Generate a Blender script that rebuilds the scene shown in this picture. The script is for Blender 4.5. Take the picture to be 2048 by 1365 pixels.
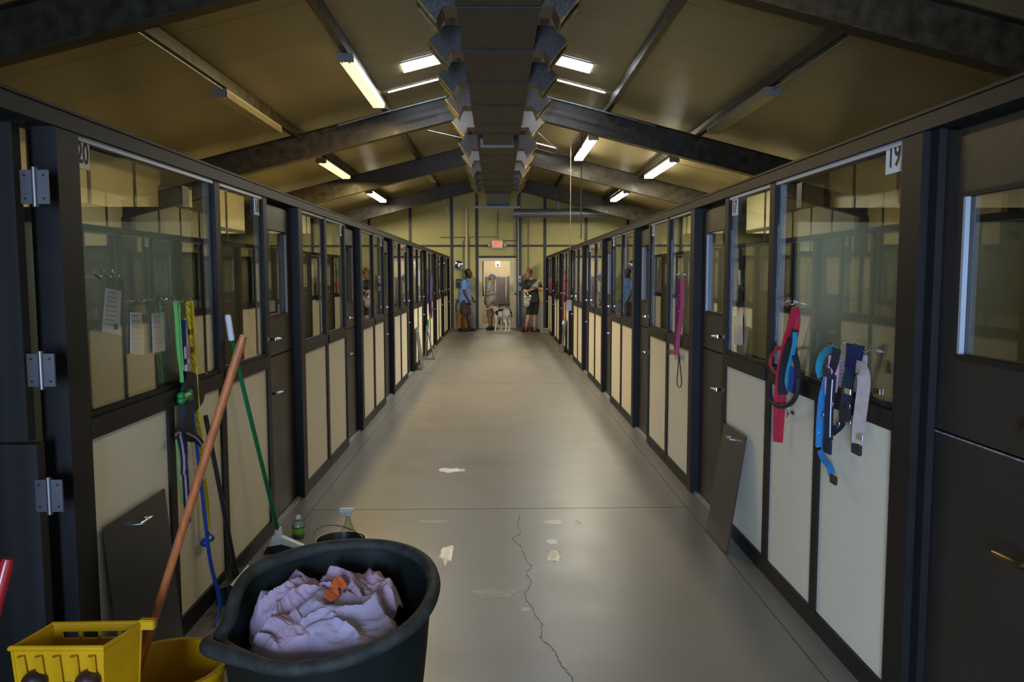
import bpy, bmesh, math, random
from mathutils import Vector, Matrix, noise as N
random.seed(7)
for o in list(bpy.data.objects): bpy.data.objects.remove(o)
SC = bpy.context.scene
COL = SC.collection
V = Vector

# ------------------------------------------------------------------ camera
F = 1569.0
YAW, PIT, ROLL, EYE = .0181, .0838, -.002, 1.567
XL, XR = -1.372, 1.389          # corridor faces of the two kennel fronts
fwd = V((math.sin(YAW)*math.cos(PIT), math.cos(YAW)*math.cos(PIT), -math.sin(PIT)))
rgt = V((math.cos(YAW), -math.sin(YAW), 0)); upv = rgt.cross(fwd)
r2 = rgt*math.cos(ROLL)+upv*math.sin(ROLL); u2 = upv*math.cos(ROLL)-rgt*math.sin(ROLL)
cd = bpy.data.cameras.new('camera'); cam = bpy.data.objects.new('camera', cd); COL.objects.link(cam)
cd.sensor_width = 36; cd.lens = 36*F/2048; cd.clip_start = .02; cd.clip_end = 200
cam.matrix_world = Matrix(((r2.x, u2.x, -fwd.x, 0), (r2.y, u2.y, -fwd.y, 0), (r2.z, u2.z, -fwd.z, EYE), (0, 0, 0, 1)))
SC.camera = cam
O3 = V((0, 0, EYE))
def ray(x, y): return fwd + r2*((x-1024)/F) - u2*((y-682.5)/F)
def onx(x, y, X): d = ray(x, y); return O3+d*(X/d.x)
def ony(x, y, Y): d = ray(x, y); return O3+d*(Y/d.y)
def onz(x, y, Z): d = ray(x, y); return O3+d*((Z-EYE)/d.z)

# ------------------------------------------------------------------ world, lights, exposure
SC.view_settings.view_transform = 'Standard'; SC.view_settings.look = 'None'
SC.view_settings.exposure = 0.0; SC.view_settings.gamma = 1.0
SC.view_settings.use_curve_mapping = False
SC.cycles.transparent_max_bounces = 40
SC.cycles.max_bounces = 10
w = bpy.data.worlds.new('world'); SC.world = w; w.use_nodes = True
bg = w.node_tree.nodes['Background']; bg.inputs[0].default_value = (.62, .78, 1, 1); bg.inputs[1].default_value = .8
LAMP = 185.0          # watts thrown down by one lit tube light
SKYL = 48.0          # radiance of a skylight sheet
def area(name, loc, rot, sx, sy, power, col):
    l = bpy.data.lights.new(name, 'AREA'); l.shape = 'RECTANGLE'; l.size = sx; l.size_y = sy; l.energy = power; l.color = col
    o = bpy.data.objects.new(name, l); o.location = loc; o.rotation_euler = rot; COL.objects.link(o); return o
area('daylight_entrance', (-.95, -3.55, 1.2), (math.radians(90), 0, math.radians(-12)), 1.5, 2.2, 540, (.44, .63, 1))
area('far_room_light', (.1, 24.9, 2.62), (0, 0, 0), 1.4, 1.2, 60, (1, .93, .78))

# ------------------------------------------------------------------ materials
MATS = {}
def mat(name, col, rough=.5, metal=0, var=.12, scale=6, bump=0, bscale=60, spec=.5, emit=None, estr=0, coat=0, stretch=None, rvar=0):
    if name in MATS: return MATS[name]
    m = bpy.data.materials.new(name); m.use_nodes = True; nt = m.node_tree; b = nt.nodes['Principled BSDF']
    b.inputs['Roughness'].default_value = rough; b.inputs['Metallic'].default_value = metal
    b.inputs['Specular IOR Level'].default_value = spec
    b.inputs['Coat Weight'].default_value = coat
    tc = nt.nodes.new('ShaderNodeTexCoord'); src = tc.outputs['Object']
    if stretch:
        mp = nt.nodes.new('ShaderNodeMapping'); mp.inputs['Scale'].default_value = stretch
        nt.links.new(src, mp.inputs[0]); src = mp.outputs[0]
    nz = nt.nodes.new('ShaderNodeTexNoise'); nz.inputs['Scale'].default_value = scale; nz.inputs['Detail'].default_value = 5
    nt.links.new(src, nz.inputs['Vector'])
    cr = nt.nodes.new('ShaderNodeValToRGB'); c = V(col[:3])
    cr.color_ramp.elements[0].position = .3; cr.color_ramp.elements[1].position = .7
    cr.color_ramp.elements[0].color = (*(c*(1-var)), 1); cr.color_ramp.elements[1].color = (*(c*(1+var)), 1)
    nt.links.new(nz.outputs['Fac'], cr.inputs[0]); nt.links.new(cr.outputs[0], b.inputs['Base Color'])
    if rvar:
        mr = nt.nodes.new('ShaderNodeMapRange'); mr.inputs['To Min'].default_value = rough-rvar; mr.inputs['To Max'].default_value = rough+rvar
        mr.inputs['From Min'].default_value = .3; mr.inputs['From Max'].default_value = .7
        nt.links.new(nz.outputs['Fac'], mr.inputs['Value']); nt.links.new(mr.outputs[0], b.inputs['Roughness'])
    if bump:
        n2 = nt.nodes.new('ShaderNodeTexNoise'); n2.inputs['Scale'].default_value = bscale; n2.inputs['Detail'].default_value = 4
        nt.links.new(src, n2.inputs['Vector'])
        bp = nt.nodes.new('ShaderNodeBump'); bp.inputs['Strength'].default_value = bump; bp.inputs['Distance'].default_value = .01
        nt.links.new(n2.outputs['Fac'], bp.inputs['Height']); nt.links.new(bp.outputs[0], b.inputs['Normal'])
    if emit:
        b.inputs['Emission Color'].default_value = (*emit, 1); b.inputs['Emission Strength'].default_value = estr
    MATS[name] = m; return m
def glass(name, tint=(.93, .95, .94), refl=1.0, rough=0.0, ior=1.5):
    if name in MATS: return MATS[name]
    m = bpy.data.materials.new(name); m.use_nodes = True; nt = m.node_tree; nt.nodes.clear()
    out = nt.nodes.new('ShaderNodeOutputMaterial'); mx = nt.nodes.new('ShaderNodeMixShader')
    t = nt.nodes.new('ShaderNodeBsdfTransparent'); t.inputs[0].default_value = (*tint, 1)
    g = nt.nodes.new('ShaderNodeBsdfGlossy'); g.inputs['Roughness'].default_value = rough; g.inputs[0].default_value = (refl, refl, refl, 1)
    fr = nt.nodes.new('ShaderNodeFresnel')
    ge = nt.nodes.new('ShaderNodeNewGeometry'); mr = nt.nodes.new('ShaderNodeMapRange')   # same reflectance on both faces of the sheet
    mr.inputs['To Min'].default_value = ior; mr.inputs['To Max'].default_value = 1/ior
    nt.links.new(ge.outputs['Backfacing'], mr.inputs['Value']); nt.links.new(mr.outputs[0], fr.inputs[0])
    nt.links.new(fr.outputs[0], mx.inputs[0]); nt.links.new(t.outputs[0], mx.inputs[1]); nt.links.new(g.outputs[0], mx.inputs[2])
    nt.links.new(mx.outputs[0], out.inputs[0]); MATS[name] = m; return m

m_frame = mat('dark_bronze_frame', (.012, .0105, .010), .5, spec=.2, var=.2, scale=5, bump=.04, bscale=40)
m_door = mat('dark_brown_door_paint', (.026, .020, .016), .42, spec=.35, var=.15, scale=3, bump=.05, bscale=30, rvar=.05)
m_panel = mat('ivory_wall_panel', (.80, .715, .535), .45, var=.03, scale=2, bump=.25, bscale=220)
m_yellow = mat('pale_yellow_wall_panel', (.40, .36, .135), .5, var=.05, scale=1.2, bump=.2, bscale=160)
m_batten = mat('black_batten', (.014, .012, .010), .45, var=.2)
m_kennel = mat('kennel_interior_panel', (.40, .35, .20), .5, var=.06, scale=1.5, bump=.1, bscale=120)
m_stop = mat('pale_glazing_stop', (.30, .32, .345), .35, var=.06)
m_steel = mat('dark_painted_steel', (.036, .029, .018), .42, spec=.3, var=.45, scale=9, bump=.15, bscale=14, rvar=.1)
m_galv = mat('galvanised_sheet', (.20, .22, .25), .42, metal=.55, var=.35, scale=40, rvar=.08)
m_duct = mat('dull_duct_sheet', (.058, .055, .051), .6, metal=.2, var=.18, scale=5, bump=.05, bscale=30)
m_chrome = mat('chrome', (.75, .76, .78), .16, metal=1, var=.05)
m_white = mat('white_plastic', (.75, .75, .73), .4, var=.04)
m_black = mat('black_plastic', (.012, .012, .013), .4, var=.2)
m_ink = mat('black_ink', (.008, .008, .008), .6, var=.1)
m_paper = mat('white_paper', (.62, .63, .66), .7, var=.04, scale=30)
m_grey = mat('grey_metal_box', (.32, .33, .35), .45, metal=.3, var=.1)
m_conduit = mat('dull_conduit', (.16, .14, .09), .45, metal=.4, var=.15)
m_glass = glass('window_glass')
m_clear = glass('clear_plastic', (.94, .95, .95), 1, .08)
m_bottle = glass('bottle_plastic', (.72, .76, .74), 1, .1)
m_water = glass('water_film', (.96, .95, .91), 1, .015, 1.33)
m_yelpl = mat('yellow_plastic', (.46, .235, .0015), .45, spec=.22, var=.12, scale=7, bump=.06, bscale=25, rvar=.06)
m_tub = mat('dark_green_plastic', (.006, .0095, .0075), .6, spec=.16, var=.25, scale=6, bump=.06, bscale=30)
m_tubrim = mat('worn_grey_green_rim', (.026, .027, .023), .65, spec=.2, var=.4, scale=18, bump=.3, bscale=70)
m_wood = mat('orange_wood', (.33, .095, .024), .45, var=.22, scale=5, stretch=(14, 14, 1.2))
m_green = mat('green_metal_handle', (.005, .115, .035), .3, var=.1)
m_red = mat('red_webbing', (.42, .012, .035), .7, var=.12, scale=40, bump=.2, bscale=400)
m_navy = mat('navy_webbing', (.007, .009, .022), .75, var=.2, scale=40, bump=.2, bscale=400)
m_blkweb = mat('black_webbing', (.012, .012, .016), .75, var=.2, scale=40, bump=.2, bscale=400)
m_teal = mat('teal_webbing', (.02, .22, .32), .7, var=.15, scale=40, bump=.2, bscale=400)
m_skyblue = mat('blue_webbing', (.02, .17, .42), .7, var=.15, scale=40, bump=.2, bscale=400)
m_tan = mat('tan_webbing', (.36, .28, .24), .75, var=.1, scale=40, bump=.2, bscale=400)
m_pink = mat('pink_webbing', (.50, .085, .15), .7, var=.12, scale=40, bump=.2, bscale=400)
m_purple = mat('purple_webbing', (.055, .012, .13), .7, var=.2, scale=30)
m_lime = mat('pale_green_webbing', (.12, .40, .10), .7, var=.1, scale=40)
m_brgreen = mat('green_plastic', (.008, .19, .035), .35, var=.1)
m_royal = mat('royal_blue_plastic', (.008, .07, .42), .4, var=.1)
m_brown = mat('brown_leather', (.07, .02, .015), .5, var=.2)
m_ins = mat('yellow_insulation', (.34, .23, .06), .85, var=.3, scale=40, bump=.4, bscale=90)

def ribbed(name, col, rough):
    m = mat(name, col, rough, var=.10, scale=1.0)
    nt = m.node_tree; b = nt.nodes['Principled BSDF']; tc = [n for n in nt.nodes if n.type == 'TEX_COORD'][0]
    wv = nt.nodes.new('ShaderNodeTexWave'); wv.bands_direction = 'Y'; wv.inputs['Scale'].default_value = 5; wv.inputs['Distortion'].default_value = .5; wv.inputs['Detail'].default_value = 1
    bp = nt.nodes.new('ShaderNodeBump'); bp.inputs['Strength'].default_value = .22; bp.inputs['Distance'].default_value = .01
    nt.links.new(tc.outputs['Object'], wv.inputs['Vector']); nt.links.new(wv.outputs['Fac'], bp.inputs['Height']); nt.links.new(bp.outputs[0], b.inputs['Normal'])
    return m
m_roof = ribbed('ribbed_ceiling_sheet', (.26, .212, .105), .36)

def floor_mat():
    m = bpy.data.materials.new('sealed_beige_floor'); m.use_nodes = True; nt = m.node_tree; b = nt.nodes['Principled BSDF']
    tc = nt.nodes.new('ShaderNodeTexCoord')
    def nz(sc, det=6, st=(1, 1, 1)):
        mp = nt.nodes.new('ShaderNodeMapping'); mp.inputs['Scale'].default_value = st; nt.links.new(tc.outputs['Object'], mp.inputs[0])
        n = nt.nodes.new('ShaderNodeTexNoise'); n.inputs['Scale'].default_value = sc; n.inputs['Detail'].default_value = det
        nt.links.new(mp.outputs[0], n.inputs['Vector']); return n
    def ramp(n, p0, c0, p1, c1):
        r = nt.nodes.new('ShaderNodeValToRGB'); r.color_ramp.elements[0].position = p0; r.color_ramp.elements[1].position = p1
        r.color_ramp.elements[0].color = (*c0, 1); r.color_ramp.elements[1].color = (*c1, 1); nt.links.new(n.outputs['Fac'], r.inputs[0]); return r
    a = ramp(nz(1.3), .3, (.186, .167, .144), .75, (.202, .182, .158))
    st = ramp(nz(1.1, 3, (1, .7, 1)), .45, (1, 1, 1), .80, (.93, .91, .86))
    sp = ramp(nz(38, 2), .72, (1, 1, 1), .78, (.72, .69, .64))
    m1 = nt.nodes.new('ShaderNodeMixRGB'); m1.blend_type = 'MULTIPLY'; m1.inputs[0].default_value = 1
    m2 = nt.nodes.new('ShaderNodeMixRGB'); m2.blend_type = 'MULTIPLY'; m2.inputs[0].default_value = 1
    nt.links.new(a.outputs[0], m1.inputs[1]); nt.links.new(st.outputs[0], m1.inputs[2])
    nt.links.new(m1.outputs[0], m2.inputs[1]); nt.links.new(sp.outputs[0], m2.inputs[2]); nt.links.new(m2.outputs[0], b.inputs['Base Color'])
    b.inputs['Specular IOR Level'].default_value = .38; rr = ramp(nz(3.0), .2, (.33,)*3, .8, (.43,)*3); nt.links.new(rr.outputs[0], b.inputs['Roughness'])
    bp = nt.nodes.new('ShaderNodeBump'); bp.inputs['Strength'].default_value = .06; bp.inputs['Distance'].default_value = .01
    bn = nz(22, 3); nt.links.new(bn.outputs['Fac'], bp.inputs['Height']); nt.links.new(bp.outputs[0], b.inputs['Normal'])
    return m

wn = m_water.node_tree; _t = wn.nodes.new('ShaderNodeTexNoise'); _t.inputs['Scale'].default_value = 34; _b = wn.nodes.new('ShaderNodeBump')
_b.inputs['Strength'].default_value = .35; _b.inputs['Distance'].default_value = .01
wn.links.new(_t.outputs['Fac'], _b.inputs['Height']); wn.links.new(_b.outputs[0], [n for n in wn.nodes if n.type == 'BSDF_GLOSSY'][0].inputs['Normal'])
# ------------------------------------------------------------------ mesh helpers
class MB:
    def __init__(s): s.b = bmesh.new()
    def box(s, x0, x1, y0, y1, z0, z1, bev=0):
        g = bmesh.ops.create_cube(s.b, size=1)['verts']
        for v in g: v.co = V((x0+(x1-x0)*(v.co.x+.5), y0+(y1-y0)*(v.co.y+.5), z0+(z1-z0)*(v.co.z+.5)))
        if bev:
            es = list({e for v in g for e in v.link_edges})
            bmesh.ops.bevel(s.b, geom=es, offset=bev, segments=2, affect='EDGES')
        return s
    def prism(s, poly, axis, a, b):     # poly of 2-tuples in the other two axes (cyclic order x,y,z without axis)
        def P(p, t):
            return V((t, p[0], p[1])) if axis == 0 else V((p[0], t, p[1])) if axis == 1 else V((p[0], p[1], t))
        A = [s.b.verts.new(P(p, a)) for p in poly]; B = [s.b.verts.new(P(p, b)) for p in poly]; n = len(poly)
        s.b.faces.new(A); s.b.faces.new(B[::-1])
        for i in range(n): s.b.faces.new((A[i], B[i], B[(i+1) % n], A[(i+1) % n]))
        return s
    def tube(s, pts, r, seg=10, cap=True, closed=False):
        pts = [V(p) for p in pts]; n = len(pts); rs = r if isinstance(r, (list, tuple)) else [r]*n
        rings = []; up = None
        for i in range(n):
            if closed: t = (pts[(i+1) % n]-pts[i-1]).normalized()
            else: t = (pts[min(i+1, n-1)]-pts[max(i-1, 0)]).normalized()
            if up is None:
                up = t.orthogonal().normalized()
            else:
                up = (up-t*up.dot(t)); up = up.normalized() if up.length > 1e-6 else t.orthogonal().normalized()
            w_ = t.cross(up)
            rings.append([s.b.verts.new(pts[i]+(up*math.cos(k*2*math.pi/seg)+w_*math.sin(k*2*math.pi/seg))*rs[i]) for k in range(seg)])
        for i in range(n if closed else n-1):
            a, b = rings[i], rings[(i+1) % n]
            off = 0
            if closed and i == n-1:
                off = min(range(seg), key=lambda q: (a[0].co-b[q].co).length)
            for k in range(seg): s.b.faces.new((a[k], a[(k+1) % seg], b[(k+1+off) % seg], b[(k+off) % seg]))
        if cap and not closed:
            s.b.faces.new(rings[0][::-1]); s.b.faces.new(rings[-1])
        return s
    def lathe(s, prof, c, seg=20, axis='z', cap=True):    # prof: (r, h)
        rings = []
        for r, h in prof:
            ring = []
            for k in range(seg):
                a = 2*math.pi*k/seg; q = V((r*math.cos(a), r*math.sin(a), h))
                if axis == 'x': q = V((q.z, q.x, q.y))
                if axis == 'y': q = V((q.x, q.z, q.y))
                ring.append(s.b.verts.new(V(c)+q))
            rings.append(ring)
        for a, b in zip(rings, rings[1:]):
            for k in range(seg): s.b.faces.new((a[k], a[(k+1) % seg], b[(k+1) % seg], b[k]))
        if cap: s.b.faces.new(rings[0][::-1]); s.b.faces.new(rings[-1])
        return s
    def ball(s, c, r, rot=None, sub=2):
        g = bmesh.ops.create_icosphere(s.b, subdivisions=sub, radius=1)['verts']
        r = V(r) if not isinstance(r, (int, float)) else V((r, r, r))
        for v in g:
            q = V((v.co.x*r.x, v.co.y*r.y, v.co.z*r.z))
            if rot: q = rot @ q
            v.co = q+V(c)
        return s
    def cap(s, p0, r0, p1, r1, seg=14, ends=(1, 1)):    # tapered limb with round ends
        s.tube([p0, p1], [r0, r1], seg)
        if ends[0]: s.ball(p0, r0)
        if ends[1]: s.ball(p1, r1)
        return s
    def ribbon(s, pts, wdt, nrm, th=.003):             # flat strap: width lies in the plane whose normal is nrm
        pts = [V(p) for p in pts]; nrm = V(nrm).normalized(); n = len(pts)
        ws = wdt if isinstance(wdt, (list, tuple)) else [wdt]*n
        rows = []
        for i in range(n):
            t = (pts[min(i+1, n-1)]-pts[max(i-1, 0)]).normalized(); sd = t.cross(nrm).normalized()*ws[i]/2; k = nrm*th/2
            rows.append([s.b.verts.new(pts[i]+q) for q in (sd+k, -sd+k, -sd-k, sd-k)])
        for a, b in zip(rows, rows[1:]):
            for k in range(4): s.b.faces.new((a[k], a[(k+1) % 4], b[(k+1) % 4], b[k]))
        s.b.faces.new(rows[0][::-1]); s.b.faces.new(rows[-1])
        return s
def mesh_from(bm, name, origin, smooth):
    bmesh.ops.recalc_face_normals(bm, faces=bm.faces[:])
    if origin.length: bmesh.ops.translate(bm, verts=bm.verts[:], vec=-origin)
    me = bpy.data.meshes.new(name); bm.to_mesh(me); bm.free()
    if smooth:
        for p in me.polygons: p.use_smooth = True
    return me
ORG = {}
def part(name, mb, m, parent=None, smooth=False, label=None, kind=None):
    """one mesh object; geometry of mb is in world coordinates"""
    org = ORG.get(parent.name, V((0, 0, 0))) if parent else V((0, 0, 0))
    me = mesh_from(mb.b, name, org, smooth); me.materials.append(m)
    o = bpy.data.objects.new(name, me); COL.objects.link(o)
    if parent: o.parent = parent; ORG[o.name] = org
    if label: o['label'] = label
    if kind: o['kind'] = kind
    if smooth:
        me.set_sharp_from_angle(angle=math.radians(50))
    return o
def tag(o, label, cat, group=None):
    o['label'] = label; o['category'] = cat
    if group: o['group'] = group
    return o
def thing(name, loc, label, cat, group=None):
    o = bpy.data.objects.new(name, None); o.empty_display_size = .05; COL.objects.link(o); o.location = loc; ORG[o.name] = V(loc)
    return tag(o, label, cat, group)
def solo(name, mb, m, loc, label, cat, group=None, smooth=False):
    o = part(name, mb, m, None, smooth); o.data.transform(Matrix.Translation(-V(loc))); o.location = loc
    ORG[o.name] = V(loc)
    return tag(o, label, cat, group)
def struct(name, loc=(0, 0, 0)):
    o = bpy.data.objects.new(name, None); o.empty_display_size = .05; COL.objects.link(o); o.location = loc; ORG[o.name] = V(loc); o['kind'] = 'structure'
    return o
def smooth_pts(pts, n=8, closed=False):
    pts = [V(p) for p in pts]; out = []; L = len(pts)
    for i in range(L if closed else L-1):
        p0 = pts[i-1] if (closed or i > 0) else pts[i]; p1 = pts[i]; p2 = pts[(i+1) % L]; p3 = pts[(i+2) % L] if (closed or i+2 < L) else p2
        for k in range(n):
            t = k/n
            out.append(.5*((2*p1)+(p2-p0)*t+(2*p0-5*p1+4*p2-p3)*t*t+(3*p1-p0-3*p2+p3)*t**3))
    if not closed: out.append(pts[-1])
    return out
def text_mesh(txt, size, m, name, parent, loc, rx, ry, rz, depth=.0015, bold=0):
    cu = bpy.data.curves.new('text', 'FONT'); cu.body = txt; cu.size = size; cu.extrude = depth; cu.align_x = 'CENTER'; cu.align_y = 'CENTER'; cu.offset = bold
    to = bpy.data.objects.new('text', cu); COL.objects.link(to)
    bpy.context.view_layer.update()
    me = bpy.data.meshes.new_from_object(to.evaluated_get(bpy.context.evaluated_depsgraph_get()))
    bpy.data.objects.remove(to)
    me.transform(Matrix.Translation(V(loc)-ORG[parent.name]) @ Matrix(((rx.x, ry.x, rz.x, 0), (rx.y, ry.y, rz.y, 0), (rx.z, ry.z, rz.z, 0), (0, 0, 0, 1))))
    me.materials.clear(); me.materials.append(m); me.name = name
    o = bpy.data.objects.new(name, me); COL.objects.link(o); o.parent = parent; ORG[o.name] = ORG[parent.name]
    return o

Y0, YE = -3.6, 23.0      # front and end walls
HW = 5.0                 # half width of the building
ROOF, SLOPE = 4.50, .255
def zr(x): return ROOF-SLOPE*abs(x)

# ------------------------------------------------------------------ floor
fl = part('floor', MB().box(-HW, HW, Y0, YE+3.4, -.15, 0), floor_mat()); fl['kind'] = 'structure'; ORG['floor'] = V((0, 0, 0))
m_joint = mat('dark_joint', (.05, .042, .034), .7, var=.2)
for nm, b in (('expansion_joint', (-1.25, 1.27, 5.165, 5.172)), ('expansion_joint', (-1.252, -1.247, -2, 22.4)), ('expansion_joint', (1.267, 1.272, -2, 22.4)), ('expansion_joint', (-1.25, 1.27, 11.3, 11.307))):
    part(nm, MB().box(b[0], b[1], b[2], b[3], -.001, .0009), m_joint, fl)
crk = [(1041, 1030), (1036, 1050), (1042, 1068), (1025, 1078), (1040, 1092), (1047, 1108), (1055, 1124), (1064, 1134), (1053, 1146), (1062, 1160), (1062, 1170), (1050, 1186), (1051, 1200), (1063, 1213), (1072, 1232), (1083, 1250), (1083, 1270), (1080, 1275), (1095, 1290), (1110, 1303), (1118, 1318), (1122, 1330), (1135, 1345), (1142, 1355), (1148, 1368), (1156, 1385)]
cp_ = []
for a, b in zip(crk, crk[1:]):
    for k in range(4):
        t = k/4; p = onz(a[0]+(b[0]-a[0])*t, a[1]+(b[1]-a[1])*t, .0006); p.x += random.uniform(-.006, .006); cp_.append(p)
part('crack', MB().ribbon(cp_, [.0028+.0016*math.sin(i*1.7) for i in range(len(cp_))], (0, 0, 1), .001), m_joint, fl)
m_stain = mat('olive_floor_stain', (.27, .235, .145), .3, var=.15, scale=20)
def blob(c, rx, ry, seed, n=40, amp=.35):
    out = []
    for k in range(n):
        a = 2*math.pi*k/n; q = 1+amp*N.noise(V((math.cos(a)*1.6+seed, math.sin(a)*1.6, seed*.7)))+amp*.6*N.noise(V((math.cos(a)*4+seed, math.sin(a)*4, 3)))
        out.append((c[0]+rx*q*math.cos(a), c[1]+ry*q*math.sin(a)))
    return out
for px, py, rx, ry, sd in ((990, 1187, .105, .06, 3), (1051, 1220, .022, .022, 5), (1108, 1045, .055, .04, 6), (868, 1044, .10, .03, 8), (1102, 1084, .03, .05, 9)):
    c = onz(px, py, 0); part('stain', MB().prism(blob(c, rx, ry, sd), 2, -.0005, .0007), m_stain, fl)
for px, py, rx, ry, sd, lb in ((893, 1112, .035, .13, 1, 'wet puddle on the floor just right of the dark green tub'), (1106, 1112, .035, .085, 2, 'small wet puddle on the floor right of the crack'),
                               (905, 941, .075, .07, 4, 'faint wet patch in mid corridor, left of centre'), (1157, 1046, .02, .03, 7, 'tiny water drop patch on the floor toward the right leaning board')):
    c = onz(px, py, 0); loc = (c.x, c.y, .0008)
    solo('puddle', MB().prism(blob(c, rx, ry, sd, 60, .8), 2, .0008, .0022), m_water, loc, lb, 'puddle', 'puddles on the corridor floor')

# ------------------------------------------------------------------ ceiling, rafters, purlins, skylights
cl = struct('ceiling')
ys = [Y0+i*1.0 for i in range(int(YE+.3-Y0)+1)]
sky = [(.69, 1.19, 10.0, 10.43), (.69, 1.2, 13.35, 13.82), (.69, 1.5, 11.12, 11.2), (.72, 1.2, 16.40, 16.46)]
def slab(mb, x0, x1, y0, y1, t0, t1):   # piece of roof between |x| x0..x1 (signed), offset t0..t1 above roof underside
    P = [(x0, zr(x0)+t0), (x1, zr(x1)+t0), (x1, zr(x1)+t1), (x0, zr(x0)+t1)]
    mb.prism(P, 1, y0, y1); return mb
for s in (-1, 1):
    for i in range(len(ys)):
        a = ys[i]; b = min(a+.992, YE+.25)
        if b-a < .05: continue
        part('roof_panel', slab(MB(), 0 if s > 0 else -5.25, 5.25 if s > 0 else 0, a, b, 0, .03), m_roof, cl)
    part('roof_seam_backing', slab(MB(), 0 if s > 0 else -5.25, 5.25 if s > 0 else 0, Y0, YE+.25, .031, .06), m_steel, cl)
    for xp, hh in ((.52, .1), (1.63, .12), (2.98, .12)):
        x = s*xp; q = zr(xp+.04)
        part('purlin', MB().box(x-.035, x+.035, Y0, YE, q-hh, q-.002), m_steel, cl)
m_sky = mat('skylight_sheet', (.9, .9, .9), .5, emit=(.86, .93, 1), estr=SKYL)
for s in (-1, 1):
    for x0, x1, y0, y1 in sky:
        if s < 0 and y0 > 16: continue
        a, b = (x0, x1) if s > 0 else (-x1, -x0)
        f_ = part('skylight', slab(MB(), a, b, y0, y1, -.012, -.002), m_sky, cl)
        fr = MB()
        for q in ((a-.02, b+.02, y0-.02, y0), (a-.02, b+.02, y1, y1+.02)): slab(fr, *q, -.016, -.001)
        part('skylight_trim', fr, m_roof, f_)
RAF = [0.0, 5.9, 11.9, 16.6, 21.8]
for y in RAF:
    for s in (-1, 1):
        mb = MB()
        for (ya, yb, t0, t1) in ((y-.006, y+.006, -.36, 0), (y-.08, y+.08, -.372, -.358), (y-.08, y+.08, -.012, 0)):
            b0, b1 = 4.395+t0, 4.395+t1
            X = s*5.0
            mb.prism([(0, b0), (X, b0-SLOPE*5), (X, b1-SLOPE*5), (0, b1)], 1, ya, yb)
        part('rafter', mb, m_steel, cl)
        # column below at the outer wall
        part('column', MB().box(s*4.78, s*4.99, y-.08, y+.08, 0, 4.395-.36-SLOPE*4.9), m_steel, cl)

# ------------------------------------------------------------------ outer walls
def panelled(name, cols, axis, at, th, m, zs, roof=False, parent=None, gap=.004):
    """wall of separate sheets between battens; axis 0: wall runs along x at y=at; axis 1: runs along y at x=at"""
    w_ = parent or struct(name)
    for a, b in zip(cols, cols[1:]):
        for z0, z1 in zip(zs, zs[1:]):
            if axis == 0:
                poly = [(a+gap, z0+gap), (b-gap, z0+gap), (b-gap, z1-gap), (a+gap, z1-gap)]
                if roof and z1 == zs[-1]:
                    poly = [(a+gap, z0+gap), (b-gap, z0+gap), (b-gap, zr(b))]+([(0, zr(0))] if a < 0 < b else [])+[(a+gap, zr(a))]
                part('panel', MB().prism(poly, 1, at, at+th), m, w_)
            else:
                part('panel', MB().box(min(at, at+th), max(at, at+th), a+gap, b-gap, z0+gap, z1-gap), m, w_)
    return w_
for s, nm in ((-1, 'wall_outer_left'), (1, 'wall_outer_right')):
    cols = [Y0+i*1.22 for i in range(22)]+[YE]
    cols = sorted({round(min(c, YE), 3) for c in cols})
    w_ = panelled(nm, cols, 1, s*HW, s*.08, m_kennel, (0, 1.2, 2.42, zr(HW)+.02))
    for c in cols[1:-1]: part('batten', MB().box(s*(HW-.012), s*(HW-.001), c-.035, c+.035, 0, zr(HW)), m_batten, w_)
    for z in (1.2, 2.42): part('rail', MB().box(s*(HW-.016), s*(HW-.002), Y0, YE, z-.03, z+.03), m_batten, w_)

# end wall, with the doorway
wb = struct('wall_back')
DX0, DX1, DZ = -.555, .535, 2.06
m_kick = mat('grey_kick_panel', (.26, .25, .235), .5, var=.1, scale=3)
colsL = [-HW, -3.72, -2.53, -1.33, -.60]; colsR = [.66, 1.38, 2.58, 3.80, HW]
for cc in (colsL, colsR): panelled('', cc, 0, YE, .12, m_yellow, (0, 2.42, 4.5), True, wb)
panelled('', [-.60, .66], 0, YE, .12, m_yellow, (2.10, 2.42, 4.5), True, wb)
for x in (-3.72, -2.53, -1.33, -.60, .62, 1.38, 2.58, 3.80):
    part('batten', MB().box(x-.042, x+.042, YE-.014, YE-.001, 0 if abs(x) > .7 else 0, zr(x)-.01), m_batten, wb)
for a, b in zip([-HW, -3.72, -2.53, -1.33, -.60, .62, 1.38, 2.58, 3.8], [-3.72, -2.53, -1.33, -.60, .62, 1.38, 2.58, 3.8, HW]):
    part('rail', MB().box(a+.043, b-.043, YE-.012, YE-.001, 2.39, 2.45), m_batten, wb)
part('rail', MB().box(-.60+.043, .62-.043, YE-.014, YE-.001, 2.065, 2.13), m_batten, wb)
for a, b in ((-1.29, -.645), (.67, 1.335)): part('kick_panel', MB().box(a, b, YE-.010, YE-.0005, 0, .80), m_kick, wb)
m_post = mat('black_post', (.012, .012, .016), .4, var=.2)
part('post', MB().box(.545, .70, YE-.10, YE-.015, 0, 3.35), m_post, wb)
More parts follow.
